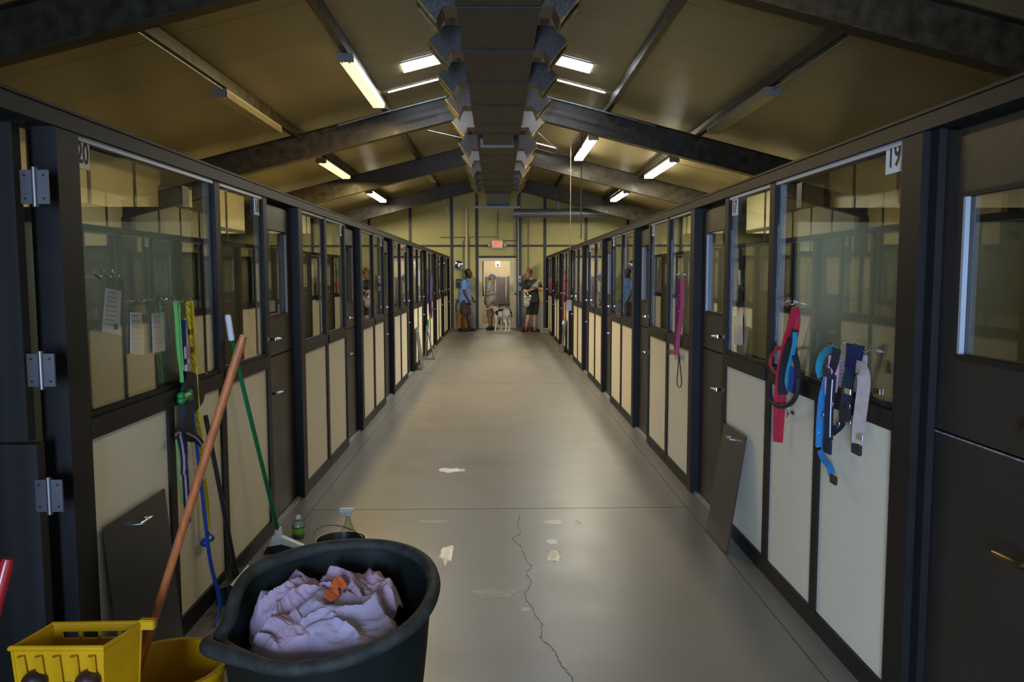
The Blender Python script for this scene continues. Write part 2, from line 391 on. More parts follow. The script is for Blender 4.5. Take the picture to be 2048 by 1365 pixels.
# doorway frame and leaf at the end of the corridor
m_cream = mat('cream_door_paint', (.60, .54, .33), .4, var=.04)
d_ = struct('door_1', (0, YE, 0))
for a, b, z0, z1 in ((-.556, -.445, 0, 2.06), (-.445, .36, 1.985, 2.06), (.36, .42, 0, 2.06)): part('frame', MB().box(a, b, YE+.0, YE+.13, z0, z1), m_cream, d_)
lf = part('leaf', MB().box(.425, .54, YE-.02, YE+.10, .01, 2.05), m_cream, d_)
part('knob', MB().ball((.52, YE-.05, 1.02), .028).tube([(.52, YE-.05, 1.02), (.52, YE-.01, 1.02)], .012), m_black, lf, True)
part('threshold', MB().box(-.55, .54, YE-.03, YE+.13, 0, .012), m_steel, d_)
# room behind the doorway
fr_ = struct('wall_far_room')
m_far = mat('beige_far_room_wall', (.55, .45, .27), .6, var=.05)
for b in ((-1.9, 1.9, 26.2, 26.3, 0, 2.7), (-2.0, -1.9, YE+.13, 26.3, 0, 2.7), (1.9, 2.0, YE+.13, 26.3, 0, 2.7), (-2, 2, YE+.13, 26.3, 2.7, 2.8)):
    part('wall_face', MB().box(*b), m_far, fr_)
# front wall behind the camera with the entrance opening
wf = struct('wall_front')
for a, b, z0 in ((-HW, -1.45, 0), (.55, HW, 0), (-1.45, .55, 2.4)):
    poly = [(a, z0), (b, z0), (b, zr(b))]+([(0, zr(0))] if a < 0 < b else [])+[(a, zr(a))]
    part('wall_face', MB().prism(poly, 1, Y0-.1, Y0), m_yellow, wf)

# ------------------------------------------------------------------ kennel fronts
PER = 2.42
def front(side, X, off, name):
    s = side
    W_ = struct(name, (X, 0, 0))
    def bx(mb, d0, d1, y0, y1, z0, z1): return mb.box(min(X+s*d0, X+s*d1), max(X+s*d0, X+s*d1), y0, y1, z0, z1)
    o = off
    posts = [(1.52+o, 1.62+o), (2.50+o, 2.63+o), (3.88+o, 3.95+o), (4.67+o, 4.74+o)]
    doors = []; wins = [(2.63+o, 3.88+o), (3.95+o, 4.67+o)]
    for k in range(8):
        b = PER*k+o
        doors.append((4.74+b, 5.46+b)); posts.append((5.46+b, 5.57+b))
        if k < 7:
            posts += [(6.30+b, 6.37+b), (7.10+b, 7.16+b)]; wins += [(5.57+b, 6.30+b), (6.37+b, 7.10+b)]
    yend = 5.57+PER*7+o
    for i, (a, b) in enumerate(posts): part('post', bx(MB(), -.006 if b-a > .08 else 0, .083 if i == 1 else .11, a, b, 0, 2.03), m_frame, W_)
    part('header', bx(MB(), -.012, .12, -2.5, yend, 2.03, 2.082), m_frame, W_)
    part('header_cap', bx(MB(), -.018, .14, -2.5, yend, 2.083, 2.093), m_frame, W_)
    # solid front behind the camera
    part('panel', bx(MB(), .0, .08, -2.5, 1.52+o, 0, 2.03), m_panel, W_)
    for i, (a, b) in enumerate(wins):
        cuts = [a, (a+b)/2+.03, b] if i == 0 else [a, b]
        for c, d in zip(cuts, cuts[1:]):
            part('panel', bx(MB(), .012, .05, c, d, .085, 1.02), m_panel, W_)
        if i == 0:
            c = cuts[1]; part('batten', bx(MB(), 0, .011, c-.03, c+.03, .085, 1.02), m_frame, W_)
        part('sill', bx(MB(), -.008, .10, a, b, 1.018, 1.088), m_frame, W_)
        part('base_rail', bx(MB(), -.002, .06, a, b, 0, .085), m_frame, W_)
    return W_, doors, wins, posts
WNUM = [0]; DNUM = [1]
def build_window(side, X, a, b):
    s = side; WNUM[0] += 1
    w_ = struct('window_%d' % WNUM[0], (X, (a+b)/2, 1.09))
    def bx(d0, d1, y0, y1, z0, z1): return MB().box(min(X+s*d0, X+s*d1), max(X+s*d0, X+s*d1), y0, y1, z0, z1)
    part('pane', bx(.018, .024, a+.002, b-.002, 1.09, 2.028), m_glass, w_)
    part('glazing_stop', bx(.026, .056, b-.012, b-.001, 1.105, 2.015), m_stop, w_)
    part('bottom_stop', bx(.006, .017, a+.001, b-.001, 1.089, 1.106), m_frame, w_)
    part('inner_stop', bx(.026, .056, a+.001, b-.013, 1.089, 1.112), m_frame, w_)
    part('top_stop', bx(.004, .017, a+.001, b-.001, 2.012, 2.029), m_stop, w_)
def lever(parent, X, s, y, z, dy, knob=False):
    p = V((X+s*.05, y, z)); q = V((X-s*.012, y, z))
    mb = MB().lathe([(.026, 0), (.026, .008), (.016, .012)], (X+s*.05, y, z), 16, 'x') if s < 0 else MB().lathe([(.026, 0), (.026, -.008), (.016, -.012)], (X+s*.05, y, z), 16, 'x')
    mb.tube([p, q], .010)
    if knob: mb.ball(q, (.026, .026, .026))
    else: mb.tube([q, q+V((0, dy*.03, 0)), q+V((-s*.004, dy*.105, -.004))], [.011, .011, .008])
    part('handle', mb, m_chrome, parent, True, 'chrome door handle')
def build_door(side, X, a, b, near=False):
    s = side; DNUM[0] += 1
    d = struct('door_%d' % DNUM[0], (X, (a+b)/2, 0))
    def bx(mb, d0, d1, y0, y1, z0, z1): return mb.box(min(X+s*d0, X+s*d1), max(X+s*d0, X+s*d1), y0, y1, z0, z1)
    A, B = a+.012, b-.012
    up = bx(MB(), .050, .090, A, B, 1.064, 1.30)
    bx(up, .050, .090, A, B, 1.855, 2.005); bx(up, .050, .090, A, A+.10, 1.30, 1.855); bx(up, .050, .090, B-.10, B, 1.30, 1.855)
    U = part('upper_leaf', up, m_door, d)
    L = part('lower_leaf', bx(MB(), .050, .090, A, B, .02, 1.055), m_door, d)
    part('pane', bx(MB(), .067, .073, A+.10, B-.10, 1.30, 1.855), m_glass, U)
    part('glazing_stop', bx(MB(), .050, .066, B-.112, B-.101, 1.317, 1.84), m_stop, U)
    part('bottom_stop', bx(MB(), .044, .066, A+.101, B-.101, 1.30, 1.316), m_frame, U)
    part('kick_plate', bx(MB(), .02, .049, a+.005, b-.005, 0, .012), m_grey, d)
    lever(U, X, s, A+.055, 1.18, 1, False); lever(L, X, s, A+.055, .845, 1, False)
    return d
fronts = {}
for side, X, off, nm in ((-1, XL, 0, 'wall_left'), (1, XR, .07, 'wall_right')):
    W_, doors, wins, posts = front(side, X, off, nm)
    fronts[side] = (doors, wins)
    for a, b in wins: build_window(side, X, a, b)
    for a, b in doors: build_door(side, X, a, b)
# the near right door (closed)
def near_right():
    s, X, o = 1, XR, .07
    a, b = 1.62+o, 2.50+o; DNUM[0] += 1
    d = struct('door_%d' % DNUM[0], (X, (a+b)/2, 0))
    def bx(mb, d0, d1, y0, y1, z0, z1): return mb.box(X+d0, X+d1, y0, y1, z0, z1)
    part('jamb', bx(MB(), .02, .045, b-.05, b-.002, 0, 2.03), m_frame, d)
    part('jamb', bx(MB(), .046, .10, b-.025, b-.002, 0, 2.03), m_frame, d)
    A, B = a+.012, b-.03
    up = bx(MB(), .050, .090, A, B, 1.064, 1.30)
    bx(up, .050, .090, A, B, 1.82, 2.015); bx(up, .050, .090, A, A+.12, 1.30, 1.82); bx(up, .050, .090, B-.115, B, 1.30, 1.82)
    U = part('upper_leaf', up, m_door, d); L = part('lower_leaf', bx(MB(), .050, .090, A, B, .02, 1.056), m_door, d)
    part('pane', bx(MB(), .067, .073, A+.12, B-.115, 1.30, 1.82), m_glass, U)
    part('glazing_stop', bx(MB(), .050, .066, B-.128, B-.116, 1.318, 1.805), m_stop, U)
    part('bottom_stop', bx(MB(), .044, .066, A+.121, B-.116, 1.30, 1.318), m_frame, U)
    part('top_stop', bx(MB(), .044, .066, A+.121, B-.116, 1.805, 1.82), m_frame, U)
    # worn pale edge where the two halves meet
    part('worn_edge', bx(MB(), .0485, .0500, A, B, 1.0525, 1.0575), mat('worn_paint_edge', (.20, .20, .22), .6, var=.7, scale=60), L)
    m_brass = mat('brass', (.20, .155, .08), .35, metal=1, var=.1)
    part('handle', MB().tube([(X+.045, 1.99, .80), (X-.012, 1.99, .80), (X-.014, 2.02, .80), (X-.012, 2.10, .795)], [.012, .012, .012, .009]).lathe([(.03, 0), (.03, -.008)], (X+.05, 1.99, .80), 16, 'x'), m_brass, L, True, 'brass lever handle')
    part('knob', MB().lathe([(.028, 0), (.028, -.012), (.02, -.03)], (X+.05, 2.035, 1.15), 16, 'x'), m_brass, U, True, 'round brass lock')
near_right()
# the near left door, swung open into its kennel, on three-leaf hinges
def near_left():
    DNUM[0] += 1
    Xh = XL-.085; yl = 2.40
    d = struct('door_%d' % DNUM[0], (Xh, yl, 0))
    m_dk = mat('black_open_door', (.012, .011, .011), .45, var=.15, scale=4)
    x1 = Xh+.027; x0 = x1-.80
    up = MB().box(x0, x1, yl-.02, yl+.02, 1.064, 1.30).box(x0, x1, yl-.02, yl+.02, 1.82, 2.02).box(x0, x0+.13, yl-.02, yl+.02, 1.30, 1.82).box(x1-.14, x1, yl-.02, yl+.02, 1.30, 1.82)
    U = part('upper_leaf', up, m_dk, d); L = part('lower_leaf', MB().box(x0, x1+.025, yl-.022, yl+.02, .02, 1.056), m_dk, d)
    part('pane', MB().box(x0+.13, x1-.14, yl-.003, yl+.003, 1.30, 1.82), m_glass, U)
    m_hin = mat('steel_hinge', (.15, .145, .15), .4, metal=.85, var=.1)
    for px, py in ((74, 375), (87, 740), (103, 990)):
        c = ony(px, py, yl-.012)
        h = part('hinge', MB().box(c.x-.041, c.x-.008, c.y-.014, c.y-.008, c.z-.05, c.z+.05).box(c.x+.008, c.x+.041, c.y-.014, c.y-.008, c.z-.05, c.z+.05), m_hin, d)
        part('knuckle', MB().tube([(c.x, c.y-.012, c.z-.058), (c.x, c.y-.012, c.z+.058)], .0085, 12), m_hin, h, True)
        sc = MB()
        for sx in (-1, 1):
            for sz in (-1, 1): sc.lathe([(.004, 0), (.004, .002)], (c.x+sx*.028, c.y-.016, c.z+sz*.034), 8, 'y')
        part('screws', sc, m_black, h, kind='stuff')
near_left()

# kennel partitions
for side, X in ((-1, XL), (1, XR)):
    for k in range(8):
        y = 3.915+PER*k+(.07 if side > 0 else 0)
        p_ = struct('partition_wall', (side*3, y, 0))
        a, b = sorted((X+side*.12, side*(HW-.02)))
        n = 4; wd = (b-a)/n
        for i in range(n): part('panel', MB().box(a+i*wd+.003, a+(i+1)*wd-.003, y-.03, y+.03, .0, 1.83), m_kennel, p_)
        for i in range(1, n): part('batten', MB().box(a+i*wd-.03, a+i*wd+.03, y-.045, y-.031, 0, 1.83), m_batten, p_)
        part('top_rail', MB().box(a, b, y-.05, y+.05, 1.831, 1.90), m_batten, p_)

# ------------------------------------------------------------------ numbers beside the doors
def sign(num, side, X, yc, zc, w_=.088, h_=.105, label=None):
    s = side; x = X+s*.013
    r = thing('number_sign', (x, yc, zc-h_/2), label, 'sign', 'kennel number signs')
    part('plate', MB().box(min(x, x+s*.003), max(x, x+s*.003), yc-w_/2, yc+w_/2, zc-h_/2, zc+h_/2), mat('sign_white', (.66, .67, .66), .5, var=.04), r)
    rx = V((0, 1, 0)) if s < 0 else V((0, -1, 0)); rz = V((-s, 0, 0)); ry = V((0, 0, 1))
    text_mesh(num, h_*.98, m_ink, 'digits', r, (x-s*.0005, yc, zc-.002), rx*.78, ry, rz, .0008, .0015)
sign('20', -1, XL, 2.690, 1.975, .09, .10, 'white sign with black number 20 behind the near left post')
sign('19', 1, XR, 2.790, 1.985, .12, .12, 'white sign with black number 19 behind the near right post')
for k in range(4):
    a, b = fronts[-1][1][1+2*k]
    n = 18-2*k
    sign(str(n), -1, XL, b-.075, 1.965, .085, .10, 'white number sign %d on the left window just before the %s closed left door' % (n, ('first', 'second', 'third', 'fourth')[k]))
    a, b = fronts[1][1][1+2*k]
    n = 17-2*k
    sign(str(n), 1, XR, b-.08, 1.965, .10, .10, 'white number sign %d on the right window just before the %s closed right door' % (n, ('first', 'second', 'third', 'fourth')[k]))

# ------------------------------------------------------------------ ceiling lights
m_house = mat('light_housing', (.22, .20, .16), .5, var=.1)
def litmat(name, col, k, watts, lcol):
    m = mat(name, (.8, .8, .8), .5, var=.02, emit=col, estr=k); LIT[m.name] = (watts, lcol); return m
LIT = {}
m_warm = litmat('warm_lit_diffuser', (1, .80, .30), 1.9, .75, (1, .76, .34)); m_cool = litmat('white_lit_diffuser', (1, .93, .76), 34, .62, (1, .91, .66))
m_fill = litmat('added_fill_diffuser', (1, .84, .5), 2, .15, (1, .82, .42))  # only for the extra fixture added as fill for the left wall
m_off = mat('yellowed_unlit_diffuser', (.19, .155, .075), .35, var=.12)
def ceiling_light(x, y0, y1, dif, label):
    zt = zr(abs(x)+.04)-.122; zb = zt-.085
    r = thing('ceiling_light', (x, (y0+y1)/2, zt), label, 'lamp', 'tube lights under the roof')
    part('housing', MB().box(x-.085, x+.085, y0, y1, zt-.032, zt), m_house, r)
    if dif.name in LIT:
        area('tube_light', (x, (y0+y1)/2, zb-.006), (0, 0, 0), .13, y1-y0-.1, LAMP*LIT[dif.name][0], LIT[dif.name][1])
    part('diffuser', MB().prism([(x-.085, zt-.033), (x-.07, zb), (x+.07, zb), (x+.085, zt-.033)], 1, y0+.04, y1-.04), dif, r)
    for a, b in ((y0, y0+.038), (y1-.038, y1)):
        part('end_cap', MB().box(a and x-.088, x+.088, a, b, zb-.004, zt-.0325), m_house, r)
    for dx in (-.04, .04): part('clip', MB().box(x+dx-.012, x+dx+.012, y0-.008, y0+.05, zb-.012, zb-.0045), m_grey, r)
for a in ((-1.63, 8.69, 11.1, m_warm, 'lit tube light, the large warm yellow one at upper left'), (-3.02, 8.78, 10.96, m_off, 'unlit yellowed tube light above the left kennel windows'),
          (-3.04, 13.8, 16.1, m_warm, 'lit yellowish tube light at left between second and third rafters'), (-3.04, 18.87, 21.2, m_cool, 'small lit white tube light at far left near the end wall'),
          (3.0, 8.66, 11.05, m_off, 'unlit tube light above the right kennel windows'), (1.64, 13.58, 16.05, m_cool, 'lit white tube light right beside the duct, nearest of the lit ones at right'),
          (3.05, 13.66, 16.0, m_cool, 'lit white tube light on the right over the kennels behind the second rafter'), (3.07, 18.77, 20.95, m_cool, 'small lit white tube light at far right near the end wall'),
          (-1.6, 17.4, 19.8, m_off, 'unlit tube light left of the duct behind the third rafter'),
          (1.63, 3.2, 5.6, m_fill, 'added dim tube light, unseen overhead right of the duct, brightening the left wall')): ceiling_light(*a)  # last fixture is added out of view to brighten the left wall

for sg, lb in ((-1, 'dark square box above the left kennel partitions, seen through the near left window'), (1, 'dark square box above the right kennel partitions, seen through the near right window')):
    yb = 8.755 if sg < 0 else 8.825
    q = ony(348 if sg < 0 else 1620, 402 if sg < 0 else 395, yb)
    hb_ = thing('speaker', (q.x, yb, 1.901), lb, 'speaker')
    part('cabinet', MB().box(q.x-.13, q.x+.13, q.y-.1, q.y+.1, q.z-.16, q.z+.16, .01), m_black, hb_)
    part('grille', MB().box(q.x-.11, q.x+.11, q.y-.106, q.y-.101, q.z-.13, q.z+.13), m_conduit, hb_)
    part('stand', MB().tube([(q.x, q.y, 1.901), (q.x, q.y, q.z-.15)], .02, 8), m_black, hb_)
# ------------------------------------------------------------------ the central duct
m_nz = mat('speckled_galvanised_nozzle', (.105, .094, .085), .42, metal=.4, var=.5, scale=70, rvar=.08)
du = thing('air_duct', (.013, 13, 3.70), 'long dark sheet metal air duct hanging under the ridge with angled side nozzles', 'duct')
secs = [2.8+1.22*i for i in range(8)]
CX = .013
ends = [(secs[i], secs[i+1]) for i in range(7)]+[(11.34, 12.1)]
for i, (a, b) in enumerate(ends):
    q = .34-.004*(i % 2)
    part('duct_section', MB().box(CX-q, CX+q, a+.004, b-.004, 3.70+.003*(i % 2), 3.98), m_duct, du)
    part('flange', MB().box(CX-.352, CX+.352, b-.012, b+.012, 3.688, 3.985), m_duct, du)
part('duct_section', MB().box(CX-.24, CX+.24, 12.1, 13.1, 3.70, 3.96), m_duct, du)
part('bracket', MB().box(CX-.29, CX+.26, 13.1, 13.14, 3.66, 3.80), m_stop, du)
a = 13.15
while a < 20.6:
    b = min(a+1.22, 20.9); part('duct_section', MB().box(CX-.34, CX+.34, a+.004, b-.004, 3.72, 3.98), m_duct, du)
    part('flange', MB().box(CX-.348, CX+.348, b-.012, b+.012, 3.71, 3.985), m_duct, du); a = b
def nozzle(y, s, dep=.29):
    X = lambda v: CX+s*v
    poly = [(X(.335), 3.93), (X(.515), 3.93), (X(.665), 3.785), (X(.50), 3.585), (X(.445), 3.705), (X(.335), 3.705)]
    mb = MB().prism(poly, 1, y, y+dep)
    # open end between third and fourth outline point
    for f in list(mb.b.faces):
        c = f.calc_center_median()
        if (c-V(((poly[2][0]+poly[3][0])/2, y+dep/2, (3.785+3.585)/2))).length < .01: mb.b.faces.remove(f)
    n_ = part('nozzle', mb, m_nz, du)
    rim = MB(); d = V((poly[2][0]-poly[3][0], 0, .2)).normalized(); ou = V((s*.2, 0, -.165)).normalized()
    P = V((poly[3][0], y, 3.585)); Q = V((poly[2][0], y, 3.785))
    rim.tube([P, Q, Q+V((0, dep, 0)), P+V((0, dep, 0))], .013, 6, closed=True)
    part('insulation_rim', rim, m_ins, n_, label='frayed yellow insulation around the nozzle opening')
for y in (5.05, 6.45, 7.67, 8.95, 10.16, 11.6, 13.5, 14.9, 16.3, 17.4, 18.4, 19.5):
    for s in (-1, 1): nozzle(y, s)
part('end_cone', MB().prism([(20.91, 3.72), (20.91, 3.98), (21.5, 3.9), (21.5, 3.5), (21.35, 3.42)], 0, CX-.30, CX+.30), m_galv, du)
part('hanger_bar', MB().box(-.62, .62, 21.3, 21.36, 3.36, 3.42), m_galv, du)
for x in (-.6, .62): part('hanger_rod', MB().tube([(x, 21.33, 3.4), (x*.8, 21.6, 4.25)], .012, 6), m_galv, du)
pipe = thing('round_duct', (2.8, 22.3, 3.3), 'shiny round metal duct running to the right across the end wall', 'duct')
for i in range(4):
    a = .45+i*1.15; part('pipe_section', MB().tube([(a, 22.3, 3.30), (a+1.145, 22.3, 3.30)], .125, 24), m_galv, pipe, True)
    part('pipe_collar', MB().tube([(a+1.13, 22.3, 3.30), (a+1.16, 22.3, 3.30)], .130, 24), m_galv, pipe, True)
for x in (1.72, 3.15): part('hanger_strap', MB().box(x-.02, x+.02, 22.28, 22.32, 3.42, zr(x)-.01), m_grey, pipe)

# conduits and wires
def wire(name, pts, r, m, label, cat, seg=6):
    return solo(name, MB().tube(pts, r, seg), m, pts[0], label, cat, smooth=True)
yw = YE-.03
def ez(px, py): q = ony(px, py, yw); return q
wire('conduit', [ez(881, 475), ez(931, 475), (-1.0, yw, 2.54), (-1.0, yw, 1.3)], .012, m_conduit, 'thin dark conduit bending down left of the end doorway, nearest the silver disc', 'conduit')
wire('conduit', [(-.90, yw-.02, 3.55), (-.90, yw-.02, .85)], .03, m_cream, 'pale vertical pipe on the end wall left of the doorway', 'pipe', 10)
wire('conduit', [(-.83, yw, 1.3), (-.83, yw, 2.68), (-.0, yw, 2.68), (-.0, yw, 3.4)], .012, m_conduit, 'thin dark conduit crossing above the exit sign', 'conduit')
wire('conduit', [(.02, yw, 2.66), (.02, yw, 2.57), (.54, yw, 2.57)], .011, m_conduit, 'short dark conduit branch right above the exit sign', 'conduit')
wire('conduit', [(.90, yw, 3.2), (.90, yw, 1.9), (.90, yw, 1.2)], .011, m_conduit, 'thin vertical conduit on the end wall above the woman in black', 'conduit')
wire('conduit', [(.6, YE-.115, 3.35), (.6, YE-.115, .1)], .02, m_grey, 'grey conduit running down the black post right of the doorway', 'conduit', 8)
wire('conduit', [(-1.42, 22.4, 4.1), (-1.42, 22.4, 3.33), (-1.34, 22.4, 3.3)], .014, m_grey, 'short hooked grey pipe hanging from roof above the left kennels', 'pipe')
pA = onx(1140, 605, XR-.03); pB = onx(1162, 500, XR-.03)
wire('cable', [(pA.x, pA.y, zr(pA.x)-.02), (pA.x, pA.y, 1.10)], .007, m_conduit, 'thin vertical conduit dropping from the roof to the grey box on right kennels', 'cable')
wire('cable', [(pB.x, pB.y, zr(pB.x)-.02), (pB.x, pB.y, 2.15)], .009, m_black, 'thin black cable dropping from the roof to the right kennel header', 'cable')
solo('junction_box', MB().box(XR-.09, XR-.002, pA.y-.07, pA.y+.07, .90, 1.10, .006), m_grey, (XR, pA.y, 1), 'grey junction box on the right kennel fronts under the thin conduit', 'box')
for pts, lb in (([(-1.2, 13.9, 4.08), (-.5, 14.05, 3.95)], 'thin tie wire slanting left of the duct behind the second rafter'), ([(.5, 13.6, 4.16), (1.1, 14.6, 3.86)], 'thin tie wire slanting right of the duct behind the second rafter')):
    wire('tie_wire', pts, .004, m_grey, lb, 'wire')
wire('tie_wire', smooth_pts([(2.0, 12.3, 3.85), (2.6, 12.8, 3.5), (3.3, 13.5, 3.4), (4.3, 14.0, 3.3)], 6), .004, m_grey, 'thin slack wire under the roof near the right tube lights', 'wire')
for s in (-1, 1):
    x0, x1 = s*.72, s*2.3
    wire('conduit', [(x0, 11.55, zr(x0)-.185), (s*1.75, 11.55, zr(1.75)-.185), (x1, 11.6, zr(x1)-.185)], .012, m_galv, 'pale conduit along the roof before the second rafter on the %s' % ('left' if s < 0 else 'right'), 'conduit', 8)
wire('conduit', [(-2.98, 6.0, zr(3.02)-.145), (-2.98, 8.75, zr(3.02)-.145)], .014, m_galv, 'thin conduit feeding the unlit light above the left kennels', 'conduit', 8)
wire('conduit', [(3.0, 6.0, zr(3.04)-.145), (3.0, 8.64, zr(3.04)-.145)], .014, m_galv, 'thin conduit feeding the unlit light above the right kennels', 'conduit', 8)

# ------------------------------------------------------------------ things on the end wall
ex = thing('exit_sign', (0, YE, 2.36), 'lit red EXIT sign with two lamp heads over the end doorway', 'sign')
part('housing', MB().box(-.175, .16, YE-.075, YE-.016, 2.335, 2.575, .008), mat('exit_housing', (.55, .47, .30), .4, var=.05), ex)
part('face', MB().box(-.15, .135, YE-.0775, YE-.0755, 2.39, 2.555), mat('exit_face', (.75, .50, .36), .4, var=.05, emit=(1, .42, .28), estr=.22), ex)
text_mesh('EXIT', .17, mat('exit_red_letters', (.8, .05, .03), .4, var=.05, emit=(1, .03, .015), estr=.75), 'letters', ex, (-.0075, YE-.079, 2.472), V((.62, 0, 0)), V((0, 0, 1)), V((0, -1, 0)), .0008, .002)
for x in (-.235, .22):
    h = part('lamp_head', MB().ball((x, YE-.07, 2.43), (.045, .04, .05)), m_cream, ex, True)
    part('lens', MB().lathe([(.03, 0), (.03, -.012)], (x, YE-.108, 2.43), 14, 'y'), m_stop, h)
dsc = thing('silver_disc', (-1.139, YE-.02, 1.86), 'round shiny silver disc with pale rim on the end wall at left', 'mirror')
part('rim', MB().tube([(-1.139+.145*math.cos(t*math.pi/16), YE-.03, 1.86+.145*math.sin(t*math.pi/16)) for t in range(32)], .012, 8, closed=True), m_stop, dsc, True)
part('dome', MB().ball((-1.139, YE-.012, 1.86), (.14, .05, .14), sub=3), mat('mirror_dome', (.70, .72, .85), .12, metal=1, var=.1), dsc, True)
bd = thing('wall_dispenser', (-1.125, YE, 1.22), 'black dispenser on the end wall under the silver disc', 'dispenser')
part('body', MB().box(-1.215, -1.045, YE-.10, YE-.016, 1.21, 1.46, .012), m_black, bd)
part('label_strip', MB().box(-1.185, -1.075, YE-.1025, YE-.1005, 1.375, 1.40), m_grey, bd)
sf = thing('wall_hook_rail', (-1.14, YE, .86), 'small brass coloured rail on the end wall above the grey lower panel', 'rail')
part('bar', MB().box(-1.25, -1.03, YE-.07, YE-.015, .855, .885), mat('brass_rail', (.22, .17, .08), .4, metal=.6, var=.2), sf)
for x in (-1.21, -1.14, -1.07): part('hook', MB().tube([(x, YE-.072, .86), (x, YE-.09, .835), (x, YE-.10, .85)], .006, 6), m_chrome, sf)
for i, (z0, z1, lb) in enumerate(((1.35, 1.55, 'upper grey switch box on the black post by the doorway'), (1.12, 1.25, 'lower grey switch box on the black post by the doorway'))):
    b_ = thing('switch_box', (.63, YE-.10, z0), lb, 'switch')
    part('body', MB().box(.585, .685, YE-.15, YE-.1005, z0, z1, .005), m_grey, b_)
    part('toggle', MB().box(.625, .645, YE-.165, YE-.1505, (z0+z1)/2-.015, (z0+z1)/2+.015), m_black, b_)
# things in the far room
nt_ = thing('notice', (0, 26.19, 1.9), 'white notice sheet high on the far room wall', 'paper')
part('sheet', MB().box(-.085, .09, 26.185, 26.198, 1.83, 2.13), m_white, nt_)
part('emblem', MB().lathe([(.03, 0), (.03, -.003)], (.005, 26.184, 1.9), 12, 'y'), mat('dark_red_print', (.10, .02, .04), .6, var=.1), nt_)
rail = thing('hanging_rail', (.15, 25.6, 1.45), 'rail across the far room carrying grey aprons', 'rail')
part('bar', MB().tube([(-1.0, 25.6, 1.50), (1.2, 25.6, 1.50)], .015, 8), m_grey, rail)
for x in (-.98, 1.18): part('upright', MB().tube([(x, 25.6, 0), (x, 25.6, 1.5)], .018, 8), m_grey, rail)
m_apron = mat('grey_apron_cloth', (.30, .27, .28), .8, var=.12, scale=8)
def drape(x0, x1, y, z0, z1, amp, fr, m):
    mb = MB(); nx, nz = 24, 14; g = []
    for j in range(nz+1):
        row = []
        for i in range(nx+1):
            u = i/nx; t = j/nz; k = amp*(.3+.7*t)
            row.append(mb.b.verts.new((x0+(x1-x0)*u+.015*math.sin(t*5+u*9)*t, y+k*math.sin(u*fr+1.3*math.sin(t*2.2)), z1+(z0-z1)*t+.012*math.sin(u*7))))
        g.append(row)
    for j in range(nz):
        for i in range(nx): mb.b.faces.new((g[j][i], g[j][i+1], g[j+1][i+1], g[j+1][i]))
    bmesh.ops.solidify(mb.b, geom=mb.b.faces[:], thickness=.006)
    return mb
for i, (a, b, z0, lb) in enumerate(((-.42, -.08, .62, 'grey apron hanging on the far room rail behind the woman in a cap'), (-.06, .26, .55, 'grey apron hanging in the middle of the far room rail'), (.28, .56, .5, 'grey apron hanging at the right on the far room rail'))):
    solo('apron', drape(a, b, 25.6-.02, z0, 1.52, .035, 19+i*3, m_apron), m_apron, ((a+b)/2, 25.6, 1.5), lb, 'apron', 'aprons in the far room', True)
solo('sheet', drape(.58, .80, 25.58, .45, 1.5, .02, 9, m_white), m_white, (.69, 25.58, 1.5), 'white cloth hanging beside the grey aprons in the far room', 'cloth', None, True)
solo('coat', drape(-.62, -.44, 24.6, .9, 2.0, .04, 11, m_black), mat('dark_red_coat', (.06, .012, .015), .8, var=.5, scale=5), (-.53, 24.6, 2.0), 'dark red coat hanging at the left inside the end doorway', 'coat', None, True)
wall_hook = thing('coat_rack', (-.55, 24.62, 2.02), 'coat rack bar holding the dark red coat inside the doorway', 'rack')
part('bar', MB().tube([(-1.2, 24.6, 2.02), (-.44, 24.6, 2.02)], .012, 8), m_grey, wall_hook)
part('upright', MB().tube([(-1.2, 24.6, 0), (-1.2, 24.6, 2.03)], .015, 8), m_grey, wall_hook)
tb = thing('table', (.3, 25.1, 0), 'dark low table in the far room behind the dog', 'table')
part('table_top', MB().box(.02, .75, 24.8, 25.3, .62, .66), m_black, tb)
for x in (.05, .72):
    for y in (24.83, 25.27): part('leg', MB().box(x-.02, x+.02, y-.02, y+.02, 0, .62), m_black, tb)
# ------------------------------------------------------------------ foreground: dark green tub and its towels
RIM = [(440, 1285, .42), (490, 1318, .42), (560, 1338, .42), (650, 1332, .43), (745, 1300, .45), (820, 1255, .48), (860, 1203, .51), (866, 1155, .53), (842, 1117, .55), (790, 1096, .56), (720, 1090, .57), (640, 1097, .57), (560, 1119, .56), (503, 1147, .54), (473, 1190, .51), (460, 1240, .46)]
rim = smooth_pts([onz(*p) for p in RIM], 6, True)
nR = len(rim)
tc = sum(rim, V((0, 0, 0)))/nR; tc.z = 0
tub = thing('tub', (tc.x, tc.y, 0), 'big dark green plastic tub full of lavender towels on the floor', 'tub')
part('rim', MB().tube(rim, .023, 12, closed=True), m_tubrim, tub, True, 'worn rolled rim')
def loft(rows):
    mb = MB(); g = [[mb.b.verts.new(p) for p in r] for r in rows]
    for a, b in zip(g, g[1:]):
        for k in range(nR): mb.b.faces.new((a[k], a[(k+1) % nR], b[(k+1) % nR], b[k]))
    mb.b.faces.new(g[-1]); return mb
def ring(sc, zf, dz=0):
    return [V((tc.x+(p.x-tc.x)*sc, tc.y+(p.y-tc.y)*sc, p.z*zf+dz)) for p in rim]
def flat(sc, z): return [V((tc.x+(p.x-tc.x)*sc, tc.y+(p.y-tc.y)*sc, z)) for p in rim]
part('shell', loft([ring(.99, 1), ring(.97, .9), ring(.93, .6), ring(.88, .3), flat(.85, .02), flat(.80, .0)]), m_tub, tub, True)
part('liner', loft([ring(.96, 1, -.005), ring(.93, .88), ring(.88, .6), ring(.83, .33), flat(.80, .06)]), m_tub, tub, True)
